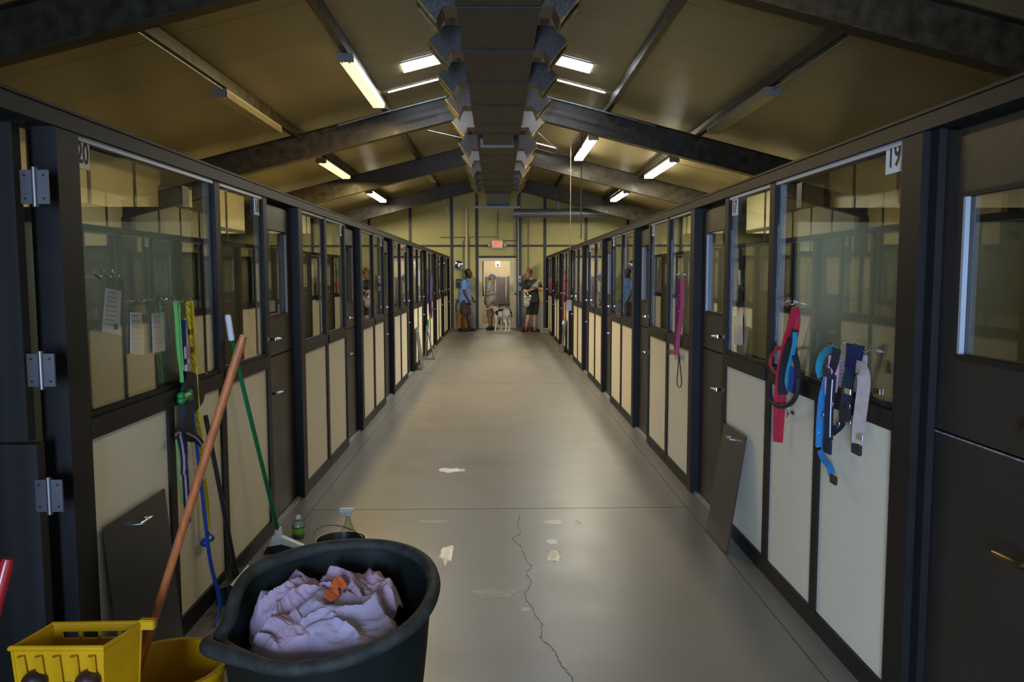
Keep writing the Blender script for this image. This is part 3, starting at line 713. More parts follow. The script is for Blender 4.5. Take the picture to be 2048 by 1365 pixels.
part('grip_lip', MB().tube(smooth_pts([V(rim[0])+V((-.02, .03, -.01)), V(rim[0])+V((-.03, -.02, -.005)), V(rim[3])+V((-.01, -.015, 0)), V(rim[7])], 5), [.022]+[.027]*13+[.024, .024], 12), m_tubrim, tub, True)

m_lav = mat('lavender_towel', (.36, .25, .32), .9, var=.14, scale=5, bump=.35, bscale=220)
m_lav2 = mat('pale_blue_lavender_towel', (.32, .255, .33), .9, var=.16, scale=6, bump=.35, bscale=220)
m_lav3 = mat('pinkish_lavender_towel', (.38, .245, .30), .9, var=.14, scale=5, bump=.35, bscale=220)
hc = V((tc.x+.0, tc.y-.005, 0))
def heap_h(x, y):
    u, v = (x-hc.x)/.30, (y-hc.y)/.30; r = math.sqrt(u*u+v*v)
    return .478+.075*v-.10*max(0, r-.6)**1.5-.035*r*r
def towel(c, rx, ry, seed, lift, ang, spin):
    mb = MB(); n, m = 96, 46; rows = []
    ca, sa = math.cos(spin), math.sin(spin)
    for j in range(m+1):
        r = j/m; row = []
        for i in range(n):
            a = 2*math.pi*i/n
            edge = 1+.16*N.noise(V((math.cos(a)*1.3+seed, math.sin(a)*1.3, seed)))+.05*math.sin(a*9+seed)
            lx, ly = rx*r*edge*math.cos(a), ry*r*edge*math.sin(a)
            x = c[0]+lx*ca-ly*sa; y = c[1]+lx*sa+ly*ca
            # folds: ridged, domain-warped, mainly running along ang
            q = V((x*4.2+seed*3, y*4.2, seed)); wv = N.noise_vector(q*.9)*.55
            fx = (x*math.cos(ang)+y*math.sin(ang))*11+wv.x*3.2; fy = (-x*math.sin(ang)+y*math.cos(ang))*4+wv.y*2
            k = 1-abs(N.noise(V((fx, fy, seed*2))))*2.0
            k2 = 1-abs(N.noise(V((fx*2.3+5, fy*2.2, seed)))*1.8)
            h = heap_h(x, y)+lift+.042*(max(0, k)**1.7)+.011*k2-.02
            h += .026*N.noise(V((x*6+seed, y*6, 2)))+.006*(1-abs(N.noise(V((fx*4.5, fy*5, seed+4)))*2.2))
            h -= .085*max(0, (r-.72)/.28)**1.6
            row.append(mb.b.verts.new((x, y, h)))
        rows.append(row)
    c0 = mb.b.verts.new(sum((v.co for v in rows[0]), V((0, 0, 0)))/n)
    for a_, b_ in zip(rows[1:], rows[2:]):
        for i in range(n): mb.b.faces.new((a_[i], a_[(i+1) % n], b_[(i+1) % n], b_[i]))
    for i in range(n): mb.b.faces.new((c0, rows[1][i], rows[1][(i+1) % n]))
    for v in rows[0]: mb.b.verts.remove(v)
    return mb
def tw(*a, m, lb): solo('towel', towel(*a), m, (a[0][0], a[0][1], .4), lb, 'towel', 'towels in the tub', True)
tw((hc.x-.01, hc.y-.0), .250, .250, 1.3, -.045, .4, .2, m=m_lav, lb='lavender towel at the bottom of the heap in the tub')
tw((hc.x-.11, hc.y+.05), .155, .175, 4.1, .0, 1.2, .5, m=m_lav, lb='crumpled lavender towel at the left of the tub heap')
tw((hc.x+.075, hc.y+.125), .165, .115, 7.7, .012, .5, .1, m=m_lav3, lb='pinkish lavender towel bunched at the back of the tub heap')
tw((hc.x+.07, hc.y-.07), .20, .155, 2.9, .010, 2.2, -.3, m=m_lav2, lb='blue tinged lavender towel at the front right of the tub heap')
tw((hc.x-.10, hc.y-.125), .125, .085, 9.2, .004, .9, .2, m=m_lav, lb='lavender towel folded against the front rim of the tub')
oc = MB(); pts = [onz(688, 1163, .535), onz(672, 1172, .53), onz(668, 1186, .52), onz(655, 1198, .515)]
oc.ribbon(smooth_pts(pts, 6), [.034+.014*math.sin(i*.55) for i in range(19)], (0.2, -.6, .8), .014)
for v in oc.b.verts: v.co += N.noise_vector(v.co*40)*.006
solo('orange_cloth', oc, mat('orange_cloth_fabric', (.55, .10, .015), .85, var=.3, scale=30, bump=.3, bscale=200), pts[1], 'small bright orange cloth poking out among the lavender towels', 'cloth')

# ------------------------------------------------------------------ foreground: yellow mop bucket with wringer, mop
mbk = thing('mop_bucket', (-1.05, 2.2, 0), 'yellow plastic mop bucket with wringer at the lower left corner', 'bucket')
z1 = .60
FL, FR, BL, BR = onz(20, 1298, z1), onz(207, 1297, z1), onz(106, 1250, z1+.0), onz(286, 1247, z1)
def quadwall(p, q, zt, zb, inset, th):   # wall from p to q, tapering inward by inset at the bottom
    p0, q0 = V((p.x, p.y, zt)), V((q.x, q.y, zt)); cen = (FL+FR+BL+BR)/4
    p1 = V((p.x+(cen.x-p.x)*inset, p.y+(cen.y-p.y)*inset, zb)); q1 = V((q.x+(cen.x-q.x)*inset, q.y+(cen.y-q.y)*inset, zb))
    return p0, q0, q1, p1
def plate(mb, quad, th):
    a, b, c, d = quad; n = (b-a).cross(d-a).normalized()*th
    vs = [mb.b.verts.new(v) for v in (a, b, c, d)]+[mb.b.verts.new(v+n) for v in (a, b, c, d)]
    for f in ((0, 1, 2, 3), (7, 6, 5, 4), (0, 4, 5, 1), (1, 5, 6, 2), (2, 6, 7, 3), (3, 7, 4, 0)): mb.b.faces.new([vs[i] for i in f])
    return mb
wz = .24
wr = part('wringer', plate(plate(plate(MB(), quadwall(FL, FR, z1, wz, .16, .01), .008), quadwall(FR, BR, z1, wz, .16, .01), .008), quadwall(BL, FL, z1, wz, .16, .01), .008), m_yelpl, mbk)
# slotted back wall built from bars
bw = MB(); A, B, C, D = quadwall(BR, BL, z1, wz, .16, .01)
def bq(u, t): return (A.lerp(B, u)).lerp(D.lerp(C, u), t)
rowsT = [0, .05, .105, .21, .265, 1]; 
def cell(u0, u1, t0, t1): plate(bw, (bq(u0, t0), bq(u1, t0), bq(u1, t1), bq(u0, t1)), .008)
for t0, t1 in ((0, .05), (.105, .21), (.265, 1)): cell(0, 1, t0, t1)
for t0, t1 in ((.05, .105), (.21, .265)):
    e = [0, .045, .225, .265, .445, .485, .665, .705, .885, 1]
    for i in range(0, len(e)-1, 2): cell(e[i], e[i+1], t0, t1)
part('slotted_back', bw, m_yelpl, mbk)
rimw = MB().tube([FL, FR, BR, BL], .0075, 8, closed=True)
part('wringer_rim', rimw, m_yelpl, mbk, True)
part('wringer_lug', MB().box(BR.x-.01, BR.x+.035, BR.y-.012, BR.y+.012, z1-.016, z1+.012, .003), m_yelpl, mbk)
ribs = MB(); a_, b_, c_, d_2 = quadwall(FL, FR, z1, wz, .16, .01)
def fq(u, t): return (a_.lerp(b_, u)).lerp(d_2.lerp(c_, u), t)
for i in range(5):
    u = .12+i*.19
    p, q = fq(u, .05), fq(u+.07, .8); ribs.tube([p+V((0, -.006, 0)), q+V((0, -.006, 0))], [.010, .012], 6)
part('ribs', ribs, m_yelpl, mbk, True, kind='stuff')
m_rub = mat('dark_red_rubber', (.028, .010, .008), .45, var=.3)
for px in (70, 176):
    c = onz(px, 1352, .53); part('roller', MB().ball((c.x, c.y-.004, .515), (.031, .030, .030), sub=3), m_rub, mbk, True, 'dark red brown rubber roller end')
part('roller_bar', MB().tube([onz(40, 1362, .505), onz(205, 1362, .505)], .012, 8), m_rub, mbk, True)
bc = V((-1.06, 2.42, 0)); 
part('bucket_body', MB().lathe([(.12, .01), (.15, .012), (.165, .16), (.178, .315), (.190, .318), (.190, .335), (.172, .335), (.155, .16), (.13, .03)], bc, 40, cap=False), m_yelpl, mbk, True)
part('bucket_floor', MB().lathe([(.13, .03), (.13, .034)], bc, 32), m_yelpl, mbk)
for x in (-.1, .1):
    for y in (-.1, .1):
        c = bc+V((x, y, 0)); part('caster', MB().lathe([(.022, -.012), (.022, .012)], (c.x, c.y, .022), 12, 'x'), m_black, mbk)
part('side_bracket', MB().box(bc.x-.10, bc.x+.10, bc.y-.24, bc.y-.165, .25, .31), m_yelpl, mbk)
mp = thing('mop', (-.98, 2.42, .05), 'orange brown wooden mop handle standing in the yellow bucket', 'mop')
t0_, t1_ = ony(487, 672, 2.30), ony(287, 1308, 2.44)
t2_ = t1_+(t1_-t0_).normalized()*.20
part('handle', MB().tube([t0_, t0_.lerp(t1_, .03), t1_, t2_], [.0105, .0128, .0130, .0130], 16), m_wood, mp, True)
part('mop_head', MB().lathe([(.03, 0), (.07, .02), (.075, .06), (.03, .11), (.015, .14)], (t2_.x, t2_.y, max(.036, t2_.z-.1)), 18), mat('grey_mop_yarn', (.3, .29, .27), .9, var=.3, scale=30, bump=.6, bscale=60), mp, True)
rh0 = ony(16, 1118, 1.95)
rd = thing('red_handled_tool', (-1.42, 1.80, 0), 'red plastic handle at the left edge of the picture beside the open door', 'tool')
rb = V((-1.42, 1.80, .012)); dd = (rb-rh0)
part('handle', MB().tube([rh0, rh0+dd*.02, rh0+dd*.5], [.013, .0165, .0165], 16), mat('glossy_red_plastic', (.30, .008, .012), .25, var=.08), rd, True)
part('shaft', MB().tube([rh0+dd*.5, rb], .012, 12), m_grey, rd, True)

# ------------------------------------------------------------------ leaning sliding-gate boards
m_board = mat('dark_grey_board', (.016, .015, .014), .35, var=.12, scale=4, bump=.05, bscale=25)
def board(side, X, ya, yb, zt, out, label, m=m_board, th=.008, hp=.5, name='gate_board'):
    s = side; xt = X-s*.010; xb = X-s*out
    r = thing(name, (xb, (ya+yb)/2, 0), label, 'board', 'boards leaning against the kennel fronts')
    mb = MB().prism([(xb, .0), (xb+s*th, .0), (xt+s*.0, zt), (xt-s*th, zt)], 1, ya, yb)
    part('sheet', mb, m, r)
    yc = ya+(yb-ya)*hp; f = .92; xh = xb+(xt-xb)*f-s*th; zh = zt*f
    part('handle', MB().tube([(xh, yc-.045, zh), (xh-s*.026, yc-.045, zh+.004), (xh-s*.026, yc+.045, zh+.004), (xh, yc+.045, zh)], .005, 8), m_chrome, r, True, 'chrome pull handle')
board(-1, XL, 2.66, 3.15, .705, .075, 'black board with chrome pull leaning below the left paper tags')
board(1, XR, 4.26, 4.68, .672, .115, 'dark brown board leaning at the right beside the nearest closed door', mat('dark_brown_board', (.024, .020, .016), .35, var=.12, scale=4))
pb = onz(843, 740, 0)
board(-1, XL, pb.y-.1, pb.y+.35, .70, .11, 'greyish board leaning at left, far down the corridor before the brown triangle frame', mat('grey_brown_board', (.12, .11, .10), .5, var=.15), hp=.3)
pb2 = onz(1125, 704, 0)
board(1, XR, pb2.y-.3, pb2.y+.2, .66, .09, 'dark board leaning under the long red lead on the right', mat('grey_brown_board', (.12, .11, .10), .5, var=.15))
tri = thing('folding_frame', (-1.25, 14.6, 0), 'dark open triangular frame leaning at left far down the corridor', 'frame')
for nm, p, q in (('strut', (-1.355, 14.9, .62), (-1.19, 14.62, .012)), ('strut', (-1.355, 14.9, .62), (-1.355, 14.62, .012)), ('bar', (-1.355, 14.62, .012), (-1.19, 14.62, .012))):
    part(nm, MB().tube([p, q], .016, 8), mat('grey_brown_board', (.12, .11, .10), .5), tri)

# ------------------------------------------------------------------ brooms, dustpan, stick
br = thing('broom', (-1.24, 4.4, 0), 'angled broom with green handle, white grip and white head leaning at left', 'broom')
p0, p1 = onx(455, 630, XL+.015), onx(463, 680, XL+.02); p2 = onx(557, 1066, XL+.125)
part('grip', MB().tube([p0, p0.lerp(p1, .1), p1], [.012, .0155, .0155], 14), m_white, br, True, 'white plastic grip')
part('handle', MB().tube([p1, p2], .0115, 14), m_green, br, True)
hd = V((p2.x, p2.y, p2.z))
part('head', MB().tube([hd+V((0, 0, .03)), hd+V((0, 0, -.03))], [.018, .022], 14).prism([(hd.x-.03, hd.z-.02), (hd.x+.02, hd.z-.02), (hd.x+.14, hd.z-.075), (hd.x+.14, hd.z-.098), (hd.x+.02, hd.z-.062), (hd.x-.055, hd.z-.075)], 1, hd.y-.02, hd.y+.02), m_white, br, True, 'white angled broom head')
part('bristles', MB().prism([(hd.x-.06, hd.z-.076), (hd.x+.02, hd.z-.063), (hd.x+.14, hd.z-.099), (hd.x+.16, .0), (hd.x-.08, .0)], 1, hd.y-.03, hd.y+.03), mat('dark_bristles', (.02, .022, .022), .8, var=.4, scale=60, bump=.5, bscale=150), br)
dp = thing('dustpan', (-1.28, 3.7, 0), 'black long-handled lobby dustpan leaning against left kennel front', 'dustpan')
p0, p1 = onx(411, 832, XL+.016), onx(470, 1135, XL+.075)
part('handle', MB().tube([p0, p1], .011, 12), m_black, dp, True)
part('socket', MB().tube([p1, p1+V((.004, .01, -.07))], [.014, .02], 12), m_black, dp, True)
part('pan', MB().prism([(p1.x-.05, .0), (p1.x+.13, .0), (p1.x+.13, .012), (p1.x+.02, .10), (p1.x-.01, p1.z-.05), (p1.x-.05, p1.z-.06)], 1, p1.y-.13, p1.y+.13), m_black, dp)
part('hinge_tab', MB().box(p1.x-.01, p1.x+.07, p1.y+.02, p1.y+.05, p1.z-.07, p1.z-.05), m_black, dp)
st = thing('ball_launcher', (-1.29, 3.44, 0), 'blue plastic ball throwing stick with black grip and hooked end', 'stick')
q = [onx(380, 790, XL+.02), onx(392, 880, XL+.025), onx(407, 1010, XL+.035), onx(420, 1120, XL+.05), onx(437, 1190, XL+.07), onx(440, 1220, XL+.08), onz(430, 1250, .012)]
part('stick', MB().ribbon(smooth_pts(q, 6), [.014+.0002*i for i in range(37)], (1, -.25, 0), .008), m_royal, st)
part('grip', MB().tube([onx(368, 735, XL+.015), onx(381, 795, XL+.02)], [.012, .011], 12), m_black, st, True)

# ------------------------------------------------------------------ small things on the floor at the left
sb = thing('sanitizer_bottle', (-1.235, 4.70, 0), 'small clear bottle with green label on the floor by the left wall', 'bottle')
c = V((-1.20, 4.62, 0))
part('body', MB().lathe([(.030, 0), (.036, .004), (.036, .075), (.024, .098), (.013, .108), (.013, .118)], c, 24), m_bottle, sb, True)
part('liquid', MB().lathe([(.028, .004), (.033, .007), (.033, .072), (.022, .092)], c, 24), mat('pale_gel', (.55, .58, .55), .3, var=.05), sb, True)
part('label', MB().lathe([(.0368, .022), (.0368, .062)], c, 24, cap=False), mat('green_label', (.18, .42, .03), .5, var=.2, scale=60), sb, True, 'bright green paper label')
part('label_border', MB().lathe([(.0371, .062), (.0371, .068)], c, 24, cap=False).lathe([(.0371, .016), (.0371, .022)], c, 24, cap=False), mat('dark_label', (.012, .05, .08), .5), sb, True)
part('cap', MB().lathe([(.015, .113), (.016, .116), (.015, .132), (.008, .136)], c, 18), m_white, sb, True)
sp = thing('spray_bottle', (-.86, 4.45, 0), 'clear spray bottle with white trigger standing behind the tub', 'bottle')
c = V((-.86, 4.40, 0))
part('body', MB().lathe([(.046, 0), (.052, .006), (.052, .06), (.042, .11), (.024, .15), (.015, .18), (.014, .20)], c, 24), m_bottle, sp, True)
part('liquid', MB().lathe([(.044, .006), (.048, .01), (.048, .045)], c, 24), mat('pale_gel', (.55, .58, .55), .3), sp, True)
part('trigger_head', MB().lathe([(.017, .20), (.017, .215)], c, 16).box(c.x-.045, c.x+.035, c.y-.012, c.y+.012, .216, .243, .005).tube([(c.x-.02, c.y, .225), (c.x-.045, c.y, .19)], [.006, .005], 8), m_white, sp)
mtb = thing('metal_pail', (-.80, 4.0, 0), 'dark metal pail with a thin wire bail behind the tub', 'bucket')
c = V((-.80, 3.90, 0))
part('body', MB().lathe([(.085, .004), (.09, 0), (.125, .222), (.131, .224), (.131, .232), (.122, .232), (.086, .01)], c, 32, cap=False), mat('dark_pail_metal', (.10, .10, .105), .3, metal=.7, var=.2), mtb, True)
part('bottom', MB().lathe([(.087, .008), (.087, .012)], c, 24), m_steel, mtb)
bl = [c+V((-.13*math.cos(t*math.pi/14), -.02, .225))+V((-.06*math.sin(t*math.pi/14), .13*math.sin(t*math.pi/14)*.6, .062*math.sin(t*math.pi/14))) for t in range(15)]
part('bail', MB().tube(bl, .0028, 6), m_chrome, mtb, True)

# ------------------------------------------------------------------ papers in sleeves, suction hooks
def hook(side, X, px, py, label, group='clear suction hooks on the kennel glass'):
    s = side; p = onx(px, py, X+s*.015)
    r = thing('suction_hook', p, label, 'hook', group)
    part('cup', MB().lathe([(.020, 0), (.016, -s*.006), (.007, -s*.012)], (X+s*.0178, p.y, p.z), 16, 'x'), m_clear, r, True)
    part('peg', MB().tube([(X+s*.007, p.y, p.z), (X-s*.012, p.y, p.z-.010), (X-s*.018, p.y, p.z-.002)], .004, 8), m_chrome, r, True)
    return p
hook(-1, XL, 185, 551, 'leftmost clear suction hook on the near left window')
hook(-1, XL, 205, 551, 'middle one of three clear suction hooks above the left paper')
hook(-1, XL, 222, 549, 'clear suction hook right above the tilted paper on the left window')
hook(-1, XL, 272, 600, 'clear suction hook above the middle paper of the left window')
hook(-1, XL, 317, 597, 'clear suction hook above the right paper of the left window')
hook(-1, XL, 347, 601, 'clear suction hook holding the pale green leash')
hook(-1, XL, 378, 600, 'clear suction hook holding the yellow leash')
hook(1, XR, 1565, 600, 'far left one of three clear suction hooks by the red leash')
hook(1, XR, 1580, 602, 'middle one of three clear suction hooks by the red leash')
hook(1, XR, 1594, 606, 'clear suction hook that holds the red leash')
hook(1, XR, 1675, 685, 'clear suction hook above the teal collar')
hook(1, XR, 1718, 686, 'clear suction hook that holds the navy strap')
hook(1, XR, 1743, 700, 'clear suction hook above the tan strap')
hook(1, XR, 1361, 548, 'clear suction hook holding the pink leash')
def paper(side, X, corners, label, lines=9, dot=None, sleeve=True, dep=.012):
    s = side; P = [onx(a, b, X+s*dep) for a, b in corners]     # tl tr br bl
    cen = sum(P, V((0, 0, 0)))/4
    r = thing('kennel_card', cen, label, 'paper', 'cards hanging on the kennel windows')
    part('sheet', plate(MB(), P, .001), m_paper, r)
    ln = MB(); sh = V((-s*.0018, 0, 0))
    for i in range(lines):
        t = .08+.84*i/lines; a = P[0].lerp(P[3], t); b = P[1].lerp(P[2], t); e = random.uniform(.6, .92)
        ln.ribbon([a.lerp(b, .08)+sh, a.lerp(b, e)+sh], .0016, (1, 0, 0), .0006)
    part('print', ln, mat('grey_print', (.20, .20, .24), .7), r, kind='stuff')
    if dot:
        d = P[0].lerp(P[1], dot[0]).lerp(P[3].lerp(P[2], dot[0]), dot[1]); part('dot', MB().lathe([(.011, 0), (.011, -s*.002)], d+sh, 14, 'x'), mat('green_dot', (.01, .13, .06), .6), r)
    if sleeve:
        up = (P[0]-P[3]).normalized(); lat = (P[1]-P[0]).normalized()
        Q = [P[0]+up*.045-lat*.008, P[1]+up*.045+lat*.008, P[2]-up*.006+lat*.008, P[3]-up*.006-lat*.008]
        part('sleeve', plate(MB(), [v+V((-s*.003, 0, 0)) for v in Q], .0006), m_clear, r)
paper(-1, XL, ((212, 576), (243, 583), (240, 669), (204, 663)), 'tilted white card with a green dot on the near left window', 8, (.72, .84))
paper(-1, XL, ((261, 625), (284, 625), (285, 707), (261, 707)), 'white card hanging in the middle of the near left window', 6)
paper(-1, XL, ((304, 628), (329, 625), (331, 701), (306, 706)), 'white card right of the middle on the near left window beside the green leash', 6)
paper(1, XR, ((1466, 632), (1485, 632), (1485, 690), (1466, 688)), 'white card in a sleeve on the second right window', 8)
paper(1, XR, ((1672, 716), (1694, 707), (1692, 792), (1673, 795)), 'white card behind the navy strap, left one of two', 9, dep=.013, sleeve=False)
paper(1, XR, ((1716, 712), (1734, 712), (1732, 800), (1706, 790)), 'white card behind the tan strap, right one of two', 9, dep=.013, sleeve=False)

# ------------------------------------------------------------------ leashes and harnesses
def WP(side, X, pts, d): return [onx(a, b, X-side*d) for a, b in pts]
def strap(side, X, pts, wd, d=.012, n=5, th=.003):
    P = smooth_pts(WP(side, X, pts, d+.008), n); k = len(P)
    ws = [wd]*k if not isinstance(wd, (list, tuple)) else [wd[0]+(wd[1]-wd[0])*i/(k-1) for i in range(k)]
    return MB().ribbon(P, [q*1.45 for q in ws], (-side*.78, -.62, 0), th)
def ringm(side, X, px, py, r, d=.016, t=.0025):
    c = onx(px, py, X-side*d); return MB().tube([c+V((0, r*math.cos(k*math.pi/8), r*math.sin(k*math.pi/8))) for k in range(16)], t, 6, closed=True)
def boxm(side, X, px, py, w_, h_, d=.016, th=.012, bev=.003):
    c = onx(px, py, X-side*(d+.008)); w_ *= 1.6; return MB().box(c.x-th/2, c.x+th/2, c.y-w_/2, c.y+w_/2, c.z-h_/2, c.z+h_/2, bev)
S, X = -1, XL
g = thing('green_leash', onx(350, 603, XL), 'pale green leash with a bright green bag dispenser on the left window', 'leash')
part('strap', strap(S, X, ((350, 603), (353, 640), (357, 700), (362, 740), (364, 765)), .011, .014), m_lime, g)
part('strap', strap(S, X, ((351, 604), (357, 612), (358, 640), (362, 700), (366, 742)), .009, .018), m_lime, g)
part('tail', strap(S, X, ((352, 880), (360, 960), (366, 1010)), .005, .008), m_lime, g)
part('clip', MB().tube(smooth_pts(WP(S, X, ((364, 765), (368, 774), (362, 780), (368, 786)), .018), 4), .003, 6), m_brgreen, g, True)
c = onx(370, 795, XL+.03)
bn = MB().tube([c+V((0, -.035, 0)), c+V((0, .035, .004))], .018, 14)
for dy in (-.04, .04):
    for dz in (-.010, .010): bn.ball(c+V((0, dy, dz+.002)), .018)
part('bag_dispenser', bn, m_brgreen, g, True, 'bone shaped green bag dispenser')
y_ = thing('yellow_leash', onx(379, 605, XL), 'yellow leash with black marks and a blue dispenser on the left window', 'leash')
part('strap', strap(S, X, ((379, 603), (383, 650), (387, 720), (391, 790), (396, 850), (400, 900), (405, 940)), .022, .010), mat('yellow_webbing', (.56, .42, .015), .7, var=.1), y_)
part('strap', strap(S, X, ((374, 605), (378, 655), (382, 700)), .012, .015), MATS['yellow_webbing'], y_)
part('strap', strap(S, X, ((405, 960), (410, 1000), (413, 1060)), .026, .012), MATS['yellow_webbing'], y_)
mk = MB()
for i in range(26):
    t = i/25; px, py = 377+t*34, 612+t*440
    if 935 < py < 962: continue
    a = onx(px-4+(i % 3)*2, py-4, XL+.034); b = onx(px+4, py+5+(i % 2)*3, XL+.034)
    mk.ribbon([a, a.lerp(b, .5)+V((0, .003, 0)), b], .0035, (1, 0, 0), .0008)
part('black_marks', mk, m_ink, y_, kind='stuff')
for px, py in ((381, 664), (383, 700), (405, 948)): part('leather_patch', boxm(S, X, px, py, .030, .026, .017, .006), m_brown, y_)
c = onx(415, 1081, XL+.024); bb = MB().tube([c+V((0, -.03, 0)), c+V((0, .03, 0))], .017, 14).ball(c+V((0, -.032, .0)), .021).ball(c+V((0, .032, 0)), .021)
part('bag_dispenser', bb, m_royal, y_, True, 'royal blue bag dispenser')
part('clip', MB().tube(WP(S, X, ((413, 1060), (418, 1066), (413, 1072)), .02), .004, 6), m_black, y_)
nh = thing('navy_harness', onx(377, 775, XL), 'navy mesh harness with pink striped straps hanging on the left window', 'harness')
part('strap', strap(S, X, ((365, 640), (366, 690), (368, 740)), .022, .008), mat('blue_strap', (.012, .05, .22), .7), nh)
blob_ = MB(); pl = [onx(a, b, XL+.014) for a, b in ((372, 745), (390, 752), (402, 775), (403, 800), (394, 815), (384, 830), (386, 870), (384, 885), (368, 880), (358, 870), (364, 830), (362, 780))]
pl = smooth_pts(pl, 4, True); f0 = [blob_.b.verts.new(p) for p in pl]; f1 = [blob_.b.verts.new(p+V((.012, 0, 0))) for p in pl]; k_ = len(pl)
blob_.b.faces.new(f0); blob_.b.faces.new(f1[::-1])
for i in range(k_): blob_.b.faces.new((f0[i], f1[i], f1[(i+1) % k_], f0[(i+1) % k_]))
part('vest', blob_, m_navy, nh)
m_str = mat('pink_grey_strap', (.34, .22, .30), .7, var=.2, scale=50)
part('buckle', boxm(S, X, 374, 705, .032, .055, .024, .010), m_str, nh); part('buckle', boxm(S, X, 376, 735, .036, .03, .024, .010), m_grey, nh)
for pts in (((350, 872), (360, 866), (368, 890), (368, 950)), ((372, 866), (392, 876), (404, 890)), ((360, 870), (366, 900), (371, 960), (374, 1010), (376, 1045))):
    part('striped_strap', strap(S, X, pts, .020, .028), m_navy, nh)
    part('stripe', strap(S, X, pts, .006, .0305, th=.001), m_str, nh)
part('strap_end', boxm(S, X, 377, 1046, .022, .012, .02), m_grey, nh)
# right hand side
S, X = 1, XR
rl = thing('red_leash', onx(1588, 618, XR), 'long red leash hanging beside the black and blue harness on right window', 'leash')
part('strap', strap(S, X, ((1592, 617), (1583, 650), (1572, 690), (1562, 740), (1556, 800), (1554, 885)), .030, .016), m_red, rl)
part('strap', strap(S, X, ((1592, 617), (1595, 640), (1589, 680), (1576, 730), (1566, 800), (1560, 885)), .020, .010), m_red, rl)
part('loop', strap(S, X, ((1572, 696), (1556, 698), (1543, 712), (1541, 730), (1549, 744), (1562, 750)), .012, .022), m_red, rl)
bh = thing('black_harness', onx(1580, 720, XR), 'black and blue harness with padded loop hanging beside the red leash', 'harness')
part('strap', strap(S, X, ((1585, 680), (1572, 720), (1566, 760), (1566, 790)), .034, .020), m_blkweb, bh)
part('strap', strap(S, X, ((1590, 660), (1588, 700), (1594, 730), (1596, 760), (1590, 790)), .022, .018), m_blkweb, bh)
part('teal_strap', strap(S, X, ((1590, 665), (1589, 690), (1578, 735), (1574, 765), (1580, 785)), .016, .026), m_teal, bh)
part('blue_pad', strap(S, X, ((1588, 735), (1586, 760), (1583, 785)), .026, .024), mat('blue_pad_fabric', (.015, .03, .16), .8), bh)
part('padded_loop', MB().tube(smooth_pts(WP(S, X, ((1538, 785), (1543, 802), (1556, 812), (1572, 812), (1586, 803), (1594, 785), (1596, 755)), .032), 5), .0115, 10), m_blkweb, bh, True)
part('snap_hook', MB().tube(smooth_pts(WP(S, X, ((1577, 812), (1576, 826), (1574, 834), (1577, 828)), .03), 4), .004, 8), m_chrome, bh, True)
part('tag', boxm(S, X, 1585, 826, .02, .018, .03, .008), m_black, bh)
tcz = thing('teal_collar', onx(1668, 700, XR), 'teal and pink collars looped beneath a clear hook with papers behind', 'collar')
part('loop', strap(S, X, ((1674, 700), (1665, 698), (1652, 704), (1642, 718), (1638, 738), (1642, 755)), .022, .020), m_teal, tcz)
part('loop', strap(S, X, ((1674, 698), (1670, 720), (1664, 740), (1656, 752)), .024, .026), m_blkweb, tcz)
part('pink_strap', strap(S, X, ((1664, 712), (1662, 735), (1656, 760), (1656, 790)), .018, .030), mat('pale_pink_strap', (.48, .24, .32), .7), tcz)
part('pink_strap', strap(S, X, ((1674, 715), (1674, 750), (1670, 785)), .012, .012), mat('pale_pink_strap', (.48, .24, .32), .7), tcz)
part('buckle', boxm(S, X, 1654, 745, .035, .04, .034, .012), m_black, tcz)
bs = thing('blue_harness', onx(1650, 800, XR), 'bright blue and black striped harness hanging low from the clear hook', 'harness')
part('strap', strap(S, X, ((1662, 735), (1654, 765), (1646, 800), (1642, 845), (1640, 895)), .028, .024), m_skyblue, bs)
part('strap_edge', strap(S, X, ((1651, 765), (1641, 800), (1637, 845), (1635, 895)), .004, .027, th=.001), m_white, bs)
part('strap', strap(S, X, ((1664, 750), (1661, 790), (1658, 830), (1657, 880)), .026, .028), m_navy, bs)
part('strap_edge', strap(S, X, ((1665, 760), (1663, 790), (1661, 830), (1660, 875)), .003, .031, th=.001), m_white, bs)
part('pad', boxm(S, X, 1655, 893, .042, .06, .03, .012), m_navy, bs)
part('strap', strap(S, X, ((1640, 900), (1648, 920), (1658, 932), (1664, 950)), .022, .022), m_skyblue, bs)
part('buckle', boxm(S, X, 1667, 960, .034, .036, .024, .012), m_black, bs)
for px, py in ((1636, 865), (1664, 808), (1645, 830)): part('ring', ringm(S, X, px, py, .011, .036), m_chrome, bs)
ns = thing('navy_strap_harness', onx(1710, 695, XR), 'navy strap harness with metal rings hanging left of the tan strap', 'harness')
part('cuff', strap(S, X, ((1711, 690), (1708, 715), (1702, 740)), [.048, .034], .024, th=.012), mat('navy_pad', (.006, .009, .04), .5), ns)
part('strap', strap(S, X, ((1704, 735), (1697, 760), (1694, 790), (1692, 815)), .032, .022), m_navy, ns)
part('chest_pad', boxm(S, X, 1690, 826, .055, .07, .024, .014, .005), m_navy, ns)
part('strap', strap(S, X, ((1686, 842), (1678, 854), (1664, 866)), .022, .020), m_navy, ns)
part('slide', boxm(S, X, 1694, 783, .042, .022, .030, .004, .001), m_chrome, ns)
for px, py in ((1676, 848), (1698, 846), (1684, 810), (1697, 812)): part('ring', ringm(S, X, px, py, .013, .034), m_chrome, ns)
ts = thing('tan_strap', onx(1726, 740, XR), 'tan webbing strap with a black buckle hanging rightmost on right window', 'strap')
part('strap', strap(S, X, ((1712, 733), (1724, 740), (1728, 765), (1723, 810), (1718, 850), (1716, 888)), .034, .028), m_tan, ts)
part('strap', strap(S, X, ((1698, 845), (1706, 858), (1712, 880)), .024, .022), m_tan, ts)
part('slide', boxm(S, X, 1717, 874, .044, .022, .034, .004, .001), m_chrome, ts)
